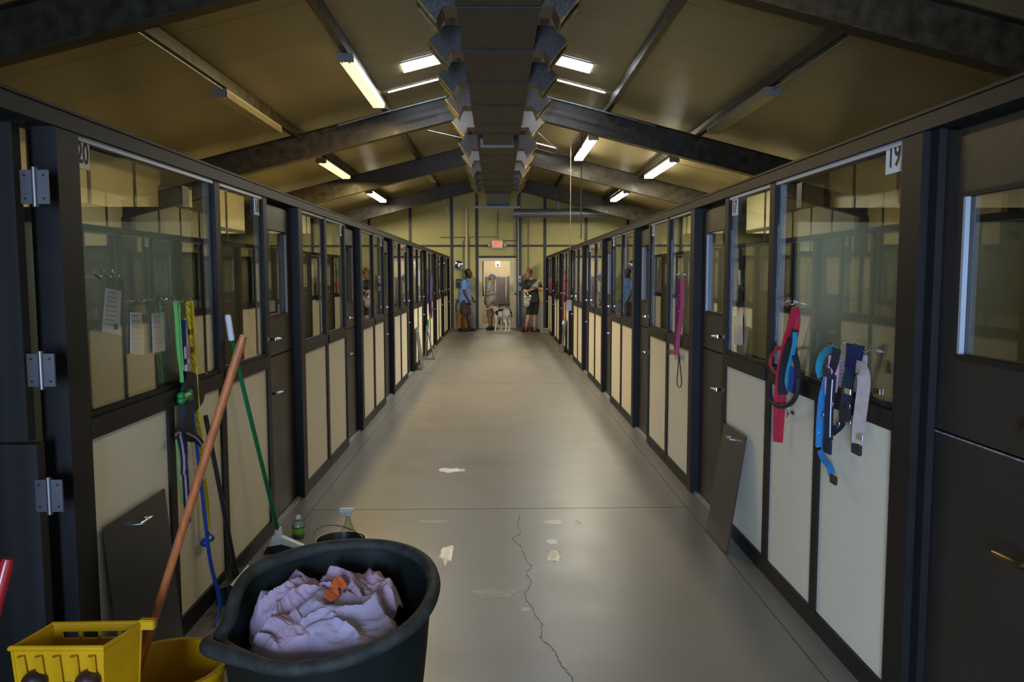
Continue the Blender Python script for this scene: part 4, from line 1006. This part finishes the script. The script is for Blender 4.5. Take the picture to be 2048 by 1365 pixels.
part('buckle', boxm(S, X, 1713, 899, .042, .040, .030, .014), m_black, ts)
pk = thing('pink_leash', onx(1365, 560, XR), 'pink leash and studded collar hanging at the second right door', 'leash')
part('strap', strap(S, X, ((1365, 559), (1364, 620), (1357, 670), (1354, 708)), .027, .016), m_pink, pk)
part('strap', strap(S, X, ((1360, 560), (1356, 620), (1352, 700)), .026, .012), mat('dark_pink_strap', (.20, .02, .08), .7), pk)
part('cuff', strap(S, X, ((1356, 706), (1348, 705), (1338, 704)), .028, .016), m_pink, pk)
part('buckle', boxm(S, X, 1338, 705, .03, .03, .02), m_black, pk); part('ring', ringm(S, X, 1348, 705, .016, .03), m_chrome, pk)
st_ = MB()
for i in range(9): st_.ball(onx(1351-.3*i+(i % 2)*8, 575+i*16, XR-.02), .006, sub=1)
part('studs', st_, m_chrome, pk, kind='stuff')
part('cord', MB().tube(smooth_pts(WP(S, X, ((1358, 706), (1356, 740), (1354, 765), (1358, 776), (1363, 768), (1361, 740), (1358, 710)), .014), 5), .004, 6), m_black, pk, True)
# far hanging leads
for s, X_, pts, wd, m_, nm, lb in (
    (1, XR, ((1128, 553), (1127, 600), (1127, 642)), .13, m_red, 'red_lead', 'long red lead hanging far down on the right kennels'),
    (1, XR, ((1112, 565), (1112, 600)), .20, m_navy, 'navy_lead', 'dark navy leads hanging far right before the woman in black'),
    (1, XR, ((1101, 562), (1100, 582)), .22, m_red, 'red_collar', 'dark red collar hanging on the last right kennel'),
    (-1, XL, ((864, 555), (862, 600), (864, 628)), .26, m_purple, 'purple_lead', 'purple leads hanging far down on the left kennels'),
    (-1, XL, ((856, 640), (856, 655)), .20, m_brgreen, 'green_ball_bag', 'green bag dispenser hanging low under the purple leads'),
    (-1, XL, ((838, 542), (838, 572)), .05, m_white, 'white_tag', 'white tag hanging on a left kennel halfway down'),
    (-1, XL, ((904, 562), (905, 600), (905, 630)), .12, mat('pink_white_rope', (.45, .28, .32), .8, var=.3, scale=40), 'rope_lead', 'pale pink rope lead hanging at the end of the left kennels')):
    P = WP(s, X_, pts, .03); r = thing(nm, P[0], lb, 'leash')
    k = len(P)
    part('strap', MB().ribbon(smooth_pts(P, 4), wd, (1, 0, 0), .02), m_, r)
    part('clip', MB().tube([P[-1], P[-1]+V((0, 0, -.05))], .012, 6), m_chrome, r)
wh = thing('white_bag', onx(1126, 645, XR), 'small white pouch hanging at the end of the long red lead', 'bag')
c = onx(1127, 647, XR-.04); part('pouch', MB().ball(c, (.03, .05, .05)), m_white, wh, True); part('knot', MB().ball(c+V((0, 0, .055)), .018), m_white, wh, True)

# ------------------------------------------------------------------ people and animals
def remesh(mb, name, m, parent, voxel, smooth_it=4, label=None):
    org = ORG[parent.name]
    me = mesh_from(mb.b, name, org, True)
    t = bpy.data.objects.new('tmp', me); COL.objects.link(t)
    md = t.modifiers.new('r', 'REMESH'); md.mode = 'VOXEL'; md.voxel_size = voxel; md.use_smooth_shade = True
    sm = t.modifiers.new('s', 'SMOOTH'); sm.iterations = smooth_it; sm.factor = .5
    bpy.context.view_layer.update()
    m2 = bpy.data.meshes.new_from_object(t.evaluated_get(bpy.context.evaluated_depsgraph_get()))
    bpy.data.objects.remove(t)
    m2.materials.clear(); m2.materials.append(m); m2.name = name
    for p in m2.polygons: p.use_smooth = True
    o = bpy.data.objects.new(name, m2); COL.objects.link(o); o.parent = parent; ORG[o.name] = org
    if label: o['label'] = label
    return o
def hand(mb, wrist, d, n, size=1.0, curl=.5):
    """palm and five bent fingers; d = direction of the fingers, n = palm normal"""
    d = V(d).normalized(); n = (V(n)-d*V(n).dot(d)).normalized(); sd = d.cross(n); w_ = V(wrist); k = size
    pc = w_+d*.05*k
    for q in (-.026, -.009, .009, .026): mb.cap(w_+sd*q*.6*k, .015*k, w_+d*.088*k+sd*q*k, .0125*k, 8)
    for q, L in ((-.030, .058), (-.010, .072), (.010, .078), (.030, .068)):
        b = w_+d*.088*k+sd*q*k; a1 = b+(d*math.cos(curl*.5)+n*math.sin(curl*.5))*L*.5*k; a2 = a1+(d*math.cos(curl*1.5)+n*math.sin(curl*1.5))*L*.5*k
        mb.cap(b, .0098*k, a1, .0088*k, 8); mb.cap(a1, .0088*k, a2, .0078*k, 8)
    b = w_+d*.03*k+sd*.026*k; a1 = b+(d*.55+sd*.75+n*.3).normalized()*.042*k; a2 = a1+(d*.9+sd*.1+n*.35).normalized()*.032*k
    mb.cap(b, .013*k, a1, .0105*k, 8); mb.cap(a1, .0105*k, a2, .0085*k, 8)
def head_shape(mb, c, face, up, k=1.0):
    """skull, jaw, nose, ears; c = centre, face = direction"""
    f = V(face).normalized(); u = (V(up)-f*V(up).dot(f)).normalized(); r = f.cross(u)
    R = Matrix(((r.x, f.x, u.x), (r.y, f.y, u.y), (r.z, f.z, u.z)))
    c = V(c)
    mb.ball(c+u*.025*k-f*.01*k, (.074*k, .095*k, .095*k), R, 3)
    mb.ball(c-u*.045*k+f*.022*k, (.056*k, .070*k, .070*k), R, 3)
    mb.ball(c-u*.090*k+f*.055*k, (.030*k, .028*k, .024*k), R)
    mb.cap(c+f*.085*k+u*.008*k, .010*k, c+f*.106*k-u*.026*k, .014*k, 8)
    mb.ball(c+f*.082*k-u*.058*k, (.024*k, .012*k, .008*k), R); mb.ball(c+f*.080*k-u*.066*k, (.021*k, .012*k, .008*k), R)
    mb.ball(c+f*.076*k+u*.028*k, (.052*k, .014*k, .010*k), R)
    for s in (-1, 1): mb.ball(c+r*s*.076*k-f*.012*k-u*.008*k, (.009*k, .019*k, .030*k), R)
    return f, u, r, R
m_eye = mat('dark_eye', (.02, .015, .012), .2); m_lip = mat('lip', (.28, .10, .08), .5)
def face_parts(p, c, fr, k=1.0, lip=None):
    f, u, r, R = fr; c = V(c)
    for s in (-1, 1):
        part('eye', MB().ball(c+f*.086*k+r*s*.030*k+u*.010*k, (.013*k, .007*k, .007*k), R), m_eye, p, True)
        part('brow', MB().ball(c+f*.092*k+r*s*.030*k+u*.032*k, (.020*k, .006*k, .004*k), R), lip[1] if lip else m_eye, p, True)
    part('mouth', MB().ball(c+f*.093*k-u*.062*k, (.022*k, .006*k, .0045*k), R), lip[0] if lip else m_lip, p, True)
def shoe(mb, ankle, d, L=.27):
    d = V((d[0], d[1], 0)).normalized(); a = V(ankle); b = V((a.x, a.y, .045)); sd = V((-d.y, d.x, 0))
    mb.cap(b-d*.065, .042, b+d*.06, .046); mb.cap(b+d*.06, .046, V((b.x, b.y, .036))+d*(L-.11), .036)
    mb.cap(a+V((0, 0, 0)), .045, b-d*.02, .05)
    g = R_ = None
    return mb
def sole(ankle, d, L=.28):
    d = V((d[0], d[1], 0)).normalized(); sd = V((-d.y, d.x, 0)); a = V((ankle[0], ankle[1], 0)); pts = []
    for t, w_ in ((-.10, .03), (-.075, .045), (0, .045), (.08, .052), (.15, .045), (L-.10, .015)): pts.append((a+d*t, w_))
    poly = [(p+sd*w_) for p, w_ in pts]+[(p-sd*w_) for p, w_ in pts[::-1]]
    return MB().prism([(p.x, p.y) for p in poly], 2, .0, .016)
m_dskin = mat('dark_brown_skin', (.060, .028, .017), .5, var=.12); m_lskin = mat('fair_skin', (.50, .25, .175), .5, var=.08); m_tskin = mat('tanned_skin', (.42, .21, .13), .5, var=.08)
m_bshirt = mat('light_blue_shirt', (.12, .225, .52), .8, var=.10, scale=6, bump=.2, bscale=12); m_dshort = mat('dark_brown_shorts', (.035, .028, .024), .8, var=.2)
m_gshirt = mat('light_grey_shirt', (.29, .32, .33), .8, var=.10, scale=6, bump=.2, bscale=12); m_khaki = mat('khaki_shorts', (.30, .25, .18), .8, var=.2, scale=14, bump=.2, bscale=20)
m_bkshirt = mat('black_tee', (.012, .013, .015), .8, var=.2); m_bkcap = mat('black_capri', (.010, .010, .012), .8, var=.2)
m_shoe = mat('black_shoe', (.014, .013, .013), .6, var=.2); m_hairb = mat('black_hair', (.010, .008, .007), .7, var=.3, scale=60, bump=.4, bscale=150)
m_hairr = mat('auburn_hair', (.20, .055, .018), .6, var=.3, scale=40, bump=.4, bscale=120); m_hairl = mat('light_brown_hair', (.19, .10, .045), .6, var=.3, scale=40)
m_capb = mat('blue_cap', (.10, .20, .46), .7, var=.1)
# --- man in light blue shirt, seen from his right side, facing the doorway
mx, my = -.86, 21.98
man = thing('person', (mx, my, 0), 'man in light blue shirt and dark shorts standing left of doorway', 'person')
A = lambda x, y, z: V((mx+x, my+y, z))
hc_ = A(.05, -.01, 1.615); ff = (1, -.35, -.05)
b = MB(); fr = head_shape(b, hc_, ff, (0, 0, 1), 1.06)
b.cap(A(.02, 0, 1.53), .058, A(-.01, 0, 1.42), .066)
b.ball(A(-.03, 0, 1.30), (.13, .19, .17)); b.ball(A(-.05, 0, 1.10), (.145, .165, .18)); b.ball(A(-.05, 0, .90), (.15, .17, .14))
for s in (-1, 1): b.cap(A(-.02, s*.11, 1.40), .07, A(-.03, s*.19, 1.385), .065)
# right arm (towards camera)
sh, el, wr_ = A(-.04, -.215, 1.37), A(-.06, -.26, 1.10), A(.05, -.24, .88)
b.cap(sh, .058, el, .045); b.cap(el, .044, wr_, .031); hand(b, wr_, (.35, .05, -.9), (.3, .9, 0), 1.0, .5)
sh2, el2, wr2 = A(-.03, .215, 1.37), A(.02, .26, 1.10), A(.14, .22, .92)
b.cap(sh2, .058, el2, .045); b.cap(el2, .044, wr2, .031); hand(b, wr2, (.5, -.05, -.85), (.3, -.9, 0), 1.0, .5)
LG = [(A(-.07, -.09, .86), A(-.08, -.10, .47), A(-.13, -.10, .09)), (A(-.04, .09, .86), A(.03, .10, .47), A(.06, .10, .09))]
for h_, kn, an in LG:
    b.cap(h_, .092, kn, .062); b.cap(kn, .060, kn.lerp(an, .35)+V((-.015, 0, 0)), .057); b.cap(kn.lerp(an, .35)+V((-.015, 0, 0)), .057, an, .038); b.cap(an, .04, V((an.x+.06, an.y, .045)), .032)
body = remesh(b, 'body', m_dskin, man, .0095, 3)
face_parts(man, hc_, fr, 1.06, (mat('dark_lip', (.07, .025, .02), .5), m_hairb))
f, u, r, R = fr
hb = MB().ball(hc_+u*.045-f*.022, (.082, .098, .088), R, 3)
for v in list(hb.b.verts):
    q = v.co-hc_
    if q.dot(f) > .045 and q.dot(u) < .075: v.co -= f*(q.dot(f)-.045)
part('hair', hb, m_hairb, man, True, 'short black hair')
part('beard', MB().ball(hc_-u*.095+f*.045, (.045, .05, .030), R), m_hairb, man, True)
s_ = MB(); s_.ball(A(-.03, 0, 1.30), (.155, .215, .175)); s_.ball(A(-.055, 0, 1.10), (.178, .195, .18)); s_.tube([A(-.06, 0, 1.12), A(-.055, 0, .805)], [.175, .195], 28)
s_.cap(A(-.0, -.12, 1.43), .062, A(-.0, .12, 1.43), .062); s_.tube([A(.015, 0, 1.40), A(.022, 0, 1.475)], [.10, .072], 20)
for s in (-1, 1):
    p0 = sh if s < 0 else sh2; p1 = el if s < 0 else el2
    s_.ball(p0, .078); s_.tube([p0, p0.lerp(p1, .80)], [.078, .072], 16)
remesh(s_, 'shirt', m_bshirt, man, .0105, 4, 'light blue short sleeved shirt')
h = MB(); h.ball(A(-.05, 0, .86), (.165, .178, .13))
for h_, kn, an in LG: h.tube([h_+V((0, 0, .02)), h_.lerp(kn, .55), h_.lerp(kn, .98)], [.108, .105, .100], 18)
remesh(h, 'shorts', m_dshort, man, .0105, 3, 'dark brown knee length shorts')
for h_, kn, an in LG:
    q = MB(); shoe(q, an, (1, -.15), .28); so = remesh(q, 'shoe', m_shoe, man, .008, 3); part('sole', sole(an, (1, -.15)), m_shoe, so)
# --- woman in blue cap, in profile, facing right, head bowed
wx, wy = -.20, 22.5
w1 = thing('person', (wx, wy, 0), 'woman in blue cap, grey shirt and khaki shorts standing in doorway', 'person')
A = lambda x, y, z: V((wx+x, wy+y, z))
hc_ = A(.045, 0, 1.475); ff = (1, -.10, -.42)
b = MB(); fr = head_shape(b, hc_, ff, (.4, 0, 1), .97); f, u, r, R = fr
b.cap(A(.01, 0, 1.40), .048, A(-.03, 0, 1.30), .054)
b.ball(A(-.04, 0, 1.18), (.105, .155, .15)); b.ball(A(-.02, 0, 1.0), (.11, .135, .15)); b.ball(A(-.05, 0, .84), (.135, .155, .13))
ar = []
for s in (-1, 1):
    sh, el, wr_ = A(-.05, s*.165, 1.265), A(-.11, s*.20, 1.03), A(.10, s*.13, 1.05)
    b.cap(sh, .047, el, .038); b.cap(el, .037, wr_, .027); hand(b, wr_, (.85, -s*.2, .12), (0, -s*.5, .8), .9, .7); ar.append((sh, el))
LW = [(A(-.05, -.075, .80), A(-.02, -.08, .44), A(-.03, -.08, .09)), (A(-.04, .075, .80), A(.01, .08, .44), A(.03, .08, .09))]
for h_, kn, an in LW:
    b.cap(h_, .085, kn, .055); b.cap(kn, .054, kn.lerp(an, .35)+V((-.015, 0, 0)), .050); b.cap(kn.lerp(an, .35)+V((-.015, 0, 0)), .050, an, .034); b.cap(an, .036, V((an.x+.06, an.y, .042)), .030)
remesh(b, 'body', m_tskin, w1, .009, 3); face_parts(w1, hc_, fr, .97, (m_lip, m_hairl))
part('hair', MB().ball(hc_+u*.0-f*.035, (.078, .082, .095), R, 3), m_hairl, w1, True, 'light brown hair')
cp = MB().ball(hc_+u*.055-f*.010, (.083, .102, .072), R, 3)
for v in cp.b.verts:
    q = (v.co-hc_).dot(u)
    if q < .035: v.co += u*(.035-q)
cap_ = part('cap', cp, m_capb, w1, True, 'blue baseball cap')
bm_ = MB(); poly = [(hc_+u*.042+f*(.07+.105*math.cos(t))+r*.075*math.sin(t)) for t in [(-1.5+3*i/12) for i in range(13)]]
fa = [bm_.b.verts.new(p) for p in poly]; fb = [bm_.b.verts.new(p+u*.008) for p in poly]
bm_.b.faces.new(fa); bm_.b.faces.new(fb[::-1])
for i in range(13): bm_.b.faces.new((fa[i], fb[i], fb[(i+1) % 13], fa[(i+1) % 13]))
part('brim', bm_, m_capb, cap_)
s_ = MB(); s_.ball(A(-.04, 0, 1.18), (.128, .178, .155)); s_.ball(A(-.02, 0, 1.0), (.140, .158, .16)); s_.tube([A(-.02, 0, 1.04), A(-.04, 0, .815)], [.140, .165], 26)
s_.cap(A(-.04, -.10, 1.29), .05, A(-.04, .10, 1.29), .05); s_.tube([A(-.025, 0, 1.27), A(-.015, 0, 1.35)], [.09, .066], 18)
for p0, p1 in ar: s_.ball(p0, .064); s_.tube([p0, p0.lerp(p1, .75)], [.064, .062], 16)
remesh(s_, 'shirt', m_gshirt, w1, .010, 4, 'light grey short sleeved shirt')
h = MB(); h.ball(A(-.05, 0, .80), (.150, .165, .12))
for h_, kn, an in LW: h.tube([h_+V((0, 0, .02)), h_.lerp(kn, .6), kn+V((0, 0, -.06))], [.102, .098, .092], 18)
remesh(h, 'shorts', m_khaki, w1, .010, 3, 'khaki knee length shorts')
for h_, kn, an in LW:
    q = MB(); shoe(q, an, (1, -.1), .25); so = remesh(q, 'shoe', m_shoe, w1, .008, 3); part('sole', sole(an, (1, -.1), .25), m_shoe, so)
# --- woman in black with a bun, leaning right, holding a small grey cat
kx, ky = .86, 21.8
w2 = thing('person', (kx, ky, 0), 'woman with red hair bun in black shirt holding a small cat', 'person')
A = lambda x, y, z: V((kx+x, ky+y, z))
hc_ = A(.0, -.02, 1.60); ff = (-.75, -.55, -.18)
b = MB(); fr = head_shape(b, hc_, ff, (-.1, 0, 1), .99); f, u, r, R = fr
b.cap(A(.03, 0, 1.53), .05, A(.07, 0, 1.42), .056)
b.ball(A(.09, 0, 1.28), (.17, .115, .15)); b.ball(A(.11, 0, 1.08), (.15, .115, .15)); b.ball(A(.13, 0, .90), (.17, .13, .14))
shL, elL, wrL = A(-.085, -.02, 1.37), A(-.115, -.10, 1.10), A(.13, -.20, 1.19)
shR, elR, wrR = A(.25, 0, 1.37), A(.345, -.09, 1.15), A(.24, -.21, 1.22)
for a_, e_, w_ in ((shL, elL, wrL), (shR, elR, wrR)): b.cap(a_, .050, e_, .042); b.cap(e_, .041, w_, .029)
hand(b, wrL, (.9, -.05, .35), (.1, .8, -.5), .9, .6); hand(b, wrR, (-.7, -.1, .6), (0, .8, -.4), .9, .6)
LK = [(A(.06, 0, .86), A(.0, -.03, .48), A(-.09, -.05, .09)), (A(.20, 0, .86), A(.17, 0, .48), A(.16, 0, .09))]
for h_, kn, an in LK:
    b.cap(h_, .095, kn, .060); b.cap(kn, .058, kn.lerp(an, .35)+V((0, .012, 0)), .054); b.cap(kn.lerp(an, .35)+V((0, .012, 0)), .054, an, .036); b.cap(an, .036, V((an.x, an.y-.06, .042)), .030)
remesh(b, 'body', m_lskin, w2, .009, 3); face_parts(w2, hc_, fr, .99, (m_lip, m_hairr))
hr = MB().ball(hc_+u*.035-f*.028, (.083, .092, .092), R, 3); hr.ball(hc_+u*.05-f*.02+r*.0, (.080, .098, .074), R, 3)
part('hair', hr, m_hairr, w2, True, 'red hair tied up'); part('bun', MB().ball(hc_+u*.155-f*.03, (.045, .045, .040), R, 3), m_hairr, w2, True)
s_ = MB(); s_.ball(A(.09, 0, 1.28), (.195, .142, .155)); s_.ball(A(.11, 0, 1.08), (.175, .145, .16)); s_.tube([A(.11, 0, 1.10), A(.13, 0, .80)], [.160, .178], 26)
s_.cap(A(-.03, 0, 1.40), .058, A(.20, 0, 1.40), .058); s_.tube([A(.07, 0, 1.36), A(.065, 0, 1.445)], [.10, .075], 18)
for a_, e_ in ((shL, elL), (shR, elR)): s_.ball(a_, .072); s_.tube([a_, a_.lerp(e_, .72)], [.072, .078], 16)
tee = remesh(s_, 'shirt', m_bkshirt, w2, .010, 4, 'black t-shirt with a pale green chest print')
m_print = mat('pale_green_print', (.14, .22, .20), .7, var=.2)
pr = MB()
for i in range(3): pr.tube([A(-.02+.05*i*1.0, -.150+.006*i, 1.30), A(.01+.05*i, -.153, 1.335), A(.035+.05*i, -.15, 1.30), A(.0+.05*i, -.152, 1.275)], .005, 5)
part('print', pr, m_print, tee, kind='stuff')
h = MB(); h.ball(A(.13, 0, .86), (.182, .148, .13))
for h_, kn, an in LK: h.tube([h_+V((0, 0, .02)), h_.lerp(kn, .55), kn+V((0, 0, -.01))], [.108, .096, .078], 18)
remesh(h, 'trousers', m_bkcap, w2, .010, 3, 'black knee length leggings')
for (h_, kn, an), d in zip(LK, ((-.55, -.85), (.75, -.65))):
    q = MB(); shoe(q, an, d, .25); so = remesh(q, 'shoe', m_shoe, w2, .008, 3); part('sole', sole(an, d, .25), m_shoe, so)
m_cat = mat('grey_cat_fur', (.30, .29, .29), .9, var=.25, scale=30, bump=.5, bscale=120)
ct = thing('cat', A(.20, -.23, 1.22), 'small pale grey cat held in the arms of woman in black', 'cat')
b = MB(); b.ball(A(.17, -.25, 1.27), (.085, .065, .07)); b.ball(A(.22, -.245, 1.33), (.065, .058, .06)); b.ball(A(.265, -.25, 1.395), (.052, .048, .048), None, 3); b.ball(A(.285, -.285, 1.385), (.022, .026, .018))
for dx in (-.02, .035): b.cap(A(.255+dx, -.245, 1.43), .016, A(.25+dx*1.4, -.245, 1.468), .004, 8)
for dx in (-.0, .06): b.cap(A(.17+dx, -.28, 1.29), .022, A(.13+dx, -.33, 1.24), .016, 8)
b.cap(A(.10, -.25, 1.25), .02, A(.03, -.26, 1.20), .012, 8); b.cap(A(.03, -.26, 1.20), .012, A(-.01, -.25, 1.15), .010, 8)
remesh(b, 'body', m_cat, ct, .007, 3)
for dx in (-.016, .022): part('eye', MB().ball(A(.272+dx, -.292, 1.405), .007), m_eye, ct, True)
part('nose', MB().ball(A(.288, -.311, 1.388), .006), m_lip, ct, True)
bg_ = thing('plastic_bag', A(-.09, -.12, 1.02), 'crinkled silver and white plastic bag hanging from the arm of woman in black', 'bag')
b = MB(); b.ball(A(-.04, -.14, .92), (.10, .06, .10), None, 3); b.ball(A(-.06, -.14, .80), (.085, .055, .12), None, 3)
for v in b.b.verts: v.co += N.noise_vector(v.co*22)*.018
part('sack', b, mat('white_bag_plastic', (.40, .42, .42), .3, var=.25, scale=20), bg_, True)
b = MB(); b.ball(A(-.03, -.15, .98), (.115, .06, .065), None, 3)
for v in b.b.verts: v.co += N.noise_vector(v.co*45)*.022
part('foil_top', b, mat('silver_foil', (.8, .8, .82), .15, metal=1, var=.1), bg_, False, 'shiny crinkled silver top')
part('handle', MB().tube(smooth_pts([A(-.10, -.14, 1.02), A(-.12, -.13, 1.10), A(-.08, -.16, 1.13), A(0, -.15, 1.03)], 4), .008, 6), m_white, bg_, True)
# --- the dog: rump to the right and towards camera, head away to the left behind the woman's knee
dgx, dgy = .15, 21.82
dog = thing('dog', (dgx, dgy, 0), 'white dog with black patches standing in front of the end doorway', 'dog')
A = lambda x, y, z: V((dgx+x, dgy+y, z))
def patchy():
    m = mat('white_fur', (.56, .54, .51), .85, var=.08, scale=20, bump=.3, bscale=140); return m
b = MB()
b.ball(A(-.12, .16, .50), (.115, .125, .15), None, 3); b.ball(A(-.03, .08, .49), (.12, .13, .135), None, 3); b.ball(A(.07, 0, .51), (.12, .125, .115), None, 3); b.ball(A(.125, -.04, .52), (.095, .10, .115), None, 3)
b.cap(A(-.16, .20, .57), .085, A(-.235, .27, .66), .068)
b.ball(A(-.26, .29, .70), (.068, .075, .065), None, 3); b.cap(A(-.29, .32, .69), .048, A(-.37, .38, .665), .032); b.ball(A(-.385, .39, .67), .018)
LEG = [  # front pair: elbow, wrist, paw; hind pair: hip, knee, hock, paw
    [A(-.19, .10, .45), A(-.185, .09, .30), A(-.205, .08, .16), A(-.215, .06, .035)], [A(-.06, .22, .44), A(-.05, .20, .28), A(-.045, .19, .15), A(-.055, .17, .035)],
    [A(.07, -.09, .47), A(.045, -.05, .33), A(.085, -.105, .20), A(.075, -.125, .035)], [A(.165, .04, .47), A(.155, .09, .33), A(.19, .03, .20), A(.165, .01, .035)]]
for i, L in enumerate(LEG):
    rr = (.055, .036, .025, .023) if i < 2 else (.078, .052, .026, .024)
    for k in range(3): b.cap(L[k], rr[k], L[k+1], rr[k+1], 10)
    p = L[3]; b.ball(V((p.x-.012, p.y-.012, .026)), (.030, .036, .026))
    for t in (-.016, 0, .016): b.ball(V((p.x-.02+t, p.y-.035, .016)), (.012, .016, .014))
remesh(b, 'body', patchy(), dog, .009, 4)
m_bfur = mat('black_fur', (.014, .013, .013), .8, var=.3, scale=30); m_ofur = mat('orange_brown_fur', (.36, .12, .035), .8, var=.3, scale=30)
def patch(cen, rad, m, nm):     # a raised patch of coat that hugs the trunk
    q = MB().ball(cen, rad, None, 3); part(nm, q, m, dog, True)
patch(A(-.165, .075, .515), (.060, .055, .075), m_bfur, 'black_patch'); patch(A(-.05, .05, .595), (.10, .085, .042), m_bfur, 'black_patch'); patch(A(.155, -.03, .595), (.06, .07, .045), m_bfur, 'black_patch')
patch(A(-.248, .262, .725), (.06, .065, .052), m_ofur, 'brown_head_patch')
for dx, dy in ((-.055, -.01), (.045, .045)): part('ear', MB().ball(A(-.245+dx, .28+dy, .69), (.018, .030, .050)), m_ofur, dog, True, 'drooping brown ear')
for dx, dy in ((-.036, .01), (.01, .052)): part('eye', MB().ball(A(-.30+dx, .318+dy, .715), .010), m_eye, dog, True)
part('nose', MB().ball(A(-.40, .398, .673), .014), m_black, dog, True)
part('tail', MB().tube(smooth_pts([A(.19, -.08, .57), A(.225, -.12, .53), A(.24, -.14, .45), A(.225, -.15, .40)], 5), [.022]*6+[.018]*5+[.012]*5, 10), m_bfur, dog, True, 'dark hanging tail')
part('collar', MB().tube([A(-.20, .235, .615)+V((.074*math.cos(t*math.pi/8), .06*math.sin(t*math.pi/8)+.02*math.cos(t*math.pi/8), .04*math.cos(t*math.pi/8))) for t in range(16)], .010, 6, closed=True), m_white, dog, True, 'white collar')
wire('white_leash', smooth_pts([A(-.22, .18, .64), A(-.33, .10, .655), A(-.46, .06, .63), A(-.50, .2, .66)], 5), .009, m_white, 'white leash stretched from the dog collar around the woman in a cap', 'leash')
# --- second mop bucket behind the man
m2 = thing('mop_bucket', (-1.02, 22.7, 0), 'yellow and orange mop bucket on the floor behind the man in blue shirt', 'bucket')
part('bucket_body', MB().prism([(-1.16, .05), (-.82, .05), (-.78, .52), (-1.20, .52)], 1, 22.52, 22.85), m_yelpl, m2)
part('side_panel', MB().prism([(-1.20, .04), (-1.13, .04), (-1.145, .50), (-1.22, .50)], 1, 22.49, 22.519), mat('orange_plastic', (.36, .12, .012), .45), m2)
part('wringer', MB().box(-1.08, -.88, 22.56, 22.8, .521, .66, .01), m_yelpl, m2)
part('handle', MB().tube(smooth_pts([(-1.19, 22.6, .45), (-1.20, 22.6, .70), (-1.14, 22.6, .83), (-1.02, 22.6, .84), (-.98, 22.6, .66)], 5), .016, 8), m_black, m2, True, 'black lever handle')
for x in (-1.12, -.86):
    for y in (22.56, 22.8): part('caster', MB().lathe([(.025, -.015), (.025, .015)], (x, y, .025), 12, 'x'), m_black, m2)
wire('hose', smooth_pts([(.56, 22.75, .03), (.75, 22.72, .03), (.95, 22.78, .03), (1.1, 22.74, .03)], 5), .03, m_pink, 'dark pink coiled lead on the floor beside the black post', 'lead', 8)
cart = thing('floor_crate', (1.28, 21.0, 0), 'small tan wooden crate on the floor at the end of right kennels', 'crate')
for z in (.02, .10): part('slat', MB().box(1.16, 1.375, 20.85, 20.87, z, z+.06), m_tan, cart)
for x in (1.16, 1.36): part('side', MB().box(x, x+.015, 20.871, 21.15, .0, .17), m_tan, cart)
part('bottom', MB().box(1.176, 1.359, 20.872, 21.15, .0, .012), m_tan, cart)

for o in COL.objects:
    if o.type == 'MESH' and o.parent is None and o.get('label') is None and o.get('kind') is None: o['kind'] = 'structure'
